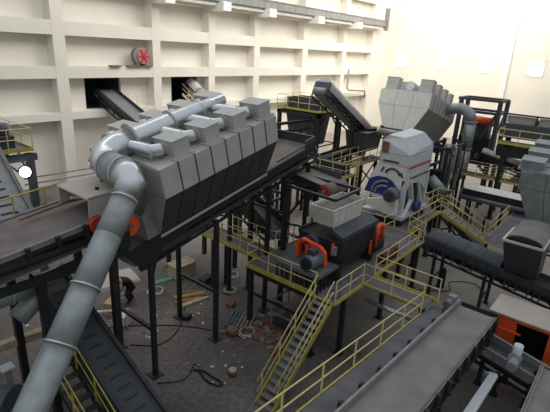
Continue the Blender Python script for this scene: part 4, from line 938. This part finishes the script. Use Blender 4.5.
MB().tube([(13.15, 12.75, 0), (13.15, 12.75, .3)], .24, 18).build('drum', 'debris_brown', t); MB().tube([(13.15, 12.75, .3), (13.15, 12.75, .34)], .27, 18).build('flange', 'brown_wood', t)
box_thing('cardboard_box', 'brown cardboard box under the front stairs', 'box', 13.4, 10.2, .45, .4, .45, 'debris_brown', .4)
box_thing('cardboard_box', 'tan cardboard carton on the floor left of the bending worker', 'box', 10.3, 18.4, .7, .6, .7, 'card', .5)
box_thing('white_carton', 'white carton on the floor just below the tan carton', 'box', 10.2, 17.2, .6, .5, .5, 'white_plastic', .2)
box_thing('brown_block', 'reddish brown block on the floor behind the raised pallet', 'block', 14.9, 14.6, .5, .35, .2, 'debris_brown', .3)
box_thing('dark_toolbox', 'dark toolbox on the floor at the foot of a far post', 'toolbox', 15.6, 17.4, .9, .5, .4, 'dark_steel', .2)
box_thing('dark_toolbox', 'dark toolbox on the floor under the walkway left end', 'toolbox', 12.5, 15.3, .4, .3, .25, 'dark_steel', .2)
tag(MB().tube([(8.6, 17.6, 1.1), (10.2, 16.8, .9)], .09, 10).bar((8.9, 17.4, 0), (8.9, 17.4, 1.0), .06).bar((10.1, 16.85, 0), (10.1, 16.85, .85), .06).build('white_pipe', 'white_plastic'), 'white plastic pipe held up left of the front post', 'pipe')
# pale sheet pile near the worker
tag(MB().hexa([(10.8, 20.6, 0), (13.2, 20.2, 0), (13.6, 21.8, 0), (11.2, 22.3, 0)], [(10.9, 20.7, .16), (13.1, 20.3, .1), (13.4, 21.7, .2), (11.4, 22.0, .3)]).build('plastic_sheet', 'roof_dusty'), 'crumpled pale grey plastic sheet on the floor behind the worker', 'sheet')
tag(MB().hexa([(13.5, 19.2, 0), (15.0, 18.9, 0), (15.1, 19.2, 0), (13.6, 19.5, 0)], [(13.5, 19.2, .06), (15.0, 18.9, .06), (15.1, 19.2, .08), (13.6, 19.5, .08)]).build('teal_tarp', 'teal'), 'narrow teal green strip of tarp on the floor', 'tarp')
t = thing('barrel', 'slim dark gas bottle standing on the pale floor by the conveyor', 'gas bottle', (25.2, 7.1, 0))
MB().tube([(25.2, 7.1, 0), (25.2, 7.1, 1.1), (25.2, 7.1, 1.25)], [.15, .15, .06], 14).build('body', 'dark_steel', t); MB().tube([(25.2, 7.1, 1.25), (25.2, 7.1, 1.38)], .05, 8).build('valve', 'mid_grey', t)
# litter nobody could count
a = MB(); cols = []
for k in range(240):
    if k < 170: x = random.uniform(9.5, 15.2); y = random.uniform(9.5, 22)
    else: x = random.uniform(3.5, 9); y = random.uniform(14.5, 23)
    s_ = random.uniform(.02, .085); F = Fr((x, y, 0), (math.cos(k), math.sin(k), 0)); a.cur = random.choice((0, 1, 2, 2, 3))
    a.box(-s_, s_, -s_ * random.uniform(.2, .8), s_ * .5, 0, .02 + s_ * .3, F)
tag(a.build('floor_litter', ['machine_cream', 'debris_brown', 'mid_grey', 'pale_wood']), 'scattered scraps and litter over the concrete floor', 'litter', kind='stuff')
a = MB()
for k in range(70):
    x = random.gauss(14.4, .7); y = random.gauss(11.9, .7); s_ = random.uniform(.08, .25); F = Fr((x, y, 0), (math.cos(k), math.sin(k), 0)); a.cur = random.choice((0, 1, 2))
    a.box(-s_, s_, -s_ * .5, s_ * .5, 0, .03 + s_ * .3, F)
tag(a.build('rubble_heap', ['debris_brown', 'mid_grey', 'brown_wood']), 'low heap of brown and grey scraps beside the front stairs', 'rubble', kind='stuff')
t = thing('steel_trolley', 'grey open frame trolley under the centre platform edge', 'trolley', (15.5, 11, 0))
for p, q in (((14.9, 11.8, 0), (14.9, 11.8, 1.6)), ((14.9, 10.6, 0), (14.9, 10.6, 1.6)), ((16.2, 11.8, 0), (16.2, 11.8, 1.6)), ((16.2, 10.6, 0), (16.2, 10.6, 1.6)),
             ((14.9, 11.8, 1.6), (14.9, 10.6, 1.6)), ((14.9, 11.8, .9), (14.9, 10.6, .9)), ((16.2, 11.8, 1.6), (16.2, 10.6, 1.6)), ((14.9, 11.8, 1.6), (16.2, 11.8, 1.6)), ((14.9, 10.6, 1.6), (16.2, 10.6, 1.6))):
    MB().bar(p, q, .07).build('frame_bar', 'mid_grey', t)
MB().box(14.9, 16.2, 10.6, 11.8, .3, .36).build('shelf', 'dark_steel', t)

# ------------------------------------------------------------------ the bending worker
def skin_person(base, face):
    """bending figure, one continuous skinned surface; face = heading angle"""
    b = Vector(base); cx, sx_ = math.cos(face), math.sin(face)
    def P(f, s_, z): return Vector((f * cx - s_ * sx_, f * sx_ + s_ * cx, z)) * 1.22
    J = {'pel': (P(-.12, 0, .84), .3), 'wst': (P(.05, 0, .98), .29), 'chest': (P(.28, 0, 1.08), .31), 'neck': (P(.42, 0, 1.16), .09), 'head': (P(.52, 0, 1.16), .095), 'crown': (P(.62, 0, 1.1), .09)}
    E_ = [('pel', 'wst'), ('wst', 'chest'), ('chest', 'neck'), ('neck', 'head'), ('head', 'crown')]
    for s_, n in ((1, 'l'), (-1, 'r')):
        J['sh' + n] = (P(.3, .19 * s_, 1.15), .11); J['el' + n] = (P(.36, .22 * s_, .86), .08); J['wr' + n] = (P(.5, .15 * s_, .63), .033); J['pm' + n] = (P(.54, .13 * s_, .55), .036)
        J['hp' + n] = (P(-.12, .1 * s_, .74), .2); J['kn' + n] = (P(.1 + .06 * s_, .14 * s_, .46), .15); J['an' + n] = (P(-.1 + .1 * s_, .12 * s_, .09), .09); J['to' + n] = (P(.1 + .1 * s_, .13 * s_, .04), .04)
        E_ += [('chest', 'sh' + n), ('sh' + n, 'el' + n), ('el' + n, 'wr' + n), ('wr' + n, 'pm' + n), ('pel', 'hp' + n), ('hp' + n, 'kn' + n), ('kn' + n, 'an' + n), ('an' + n, 'to' + n)]
        for k in range(5):
            o_ = (-.03 + .017 * k) if k < 4 else .045
            f0 = 'f%d%s' % (k, n); f1 = 'g%d%s' % (k, n)
            J[f0] = (P(.56 if k < 4 else .55, (.13 + o_) * s_, .5 if k < 4 else .54), .010); J[f1] = (P(.59, (.13 + o_) * s_, .455 if k < 4 else .51), .008)
            E_ += [('pm' + n, f0), (f0, f1)]
    ks = list(J); me = bpy.data.meshes.new('person'); me.from_pydata([tuple(J[k][0]) for k in ks], [(ks.index(a_), ks.index(b_)) for a_, b_ in E_], []); me.update()
    o = bpy.data.objects.new('person', me); COL.objects.link(o)
    md = o.modifiers.new('skin', 'SKIN'); sv = me.skin_vertices[0].data if me.skin_vertices else None
    if sv is None:
        me.skin_vertices.new() if hasattr(me.skin_vertices, 'new') else None
        sv = me.skin_vertices[0].data
    for i, k in enumerate(ks): sv[i].radius = (J[k][1], J[k][1]); sv[i].use_root = (k == 'pel')
    o.modifiers.new('sub', 'SUBSURF').levels = 1
    dg = bpy.context.evaluated_depsgraph_get(); nm = bpy.data.meshes.new_from_object(o.evaluated_get(dg))
    o.modifiers.clear(); o.data = nm; nm.name = 'person'
    nm.materials.clear()
    for x in ('skin', 'black_cloth', 'trouser_cloth'): nm.materials.append(MATS[x])
    for p in nm.polygons:
        p.use_smooth = True; c = p.center; f = c.x * cx + c.y * sx_
        if f > .4 and c.z > 1.0: p.material_index = 0
        elif c.z < .62 and f > .42: p.material_index = 0
        elif c.z > .84 or f > .24: p.material_index = 1
        else: p.material_index = 2
    o.location = b
    tag(o, 'person in black clothes bending over by the front post', 'person')
    hc = P(.58, 0, 1.17); n_ = 10; a = MB()
    vs = []; fs = []
    for i in range(n_ + 1):
        th = PI * i / n_
        for j in range(14):
            ph = 2 * PI * j / 14; vs.append(b + hc + Vector((math.sin(th) * math.cos(ph) * .115, math.sin(th) * math.sin(ph) * .105, math.cos(th) * .1)))
    for i in range(n_):
        for j in range(14): fs.append((i * 14 + j, i * 14 + (j + 1) % 14, (i + 1) * 14 + (j + 1) % 14, (i + 1) * 14 + j))
    a.add(vs, fs, True); a.build('hair', 'hair', o)
try:
    skin_person((11.45, 18.7, 0), math.radians(165))
except Exception as ex:
    print('PERSON FAILED', ex)
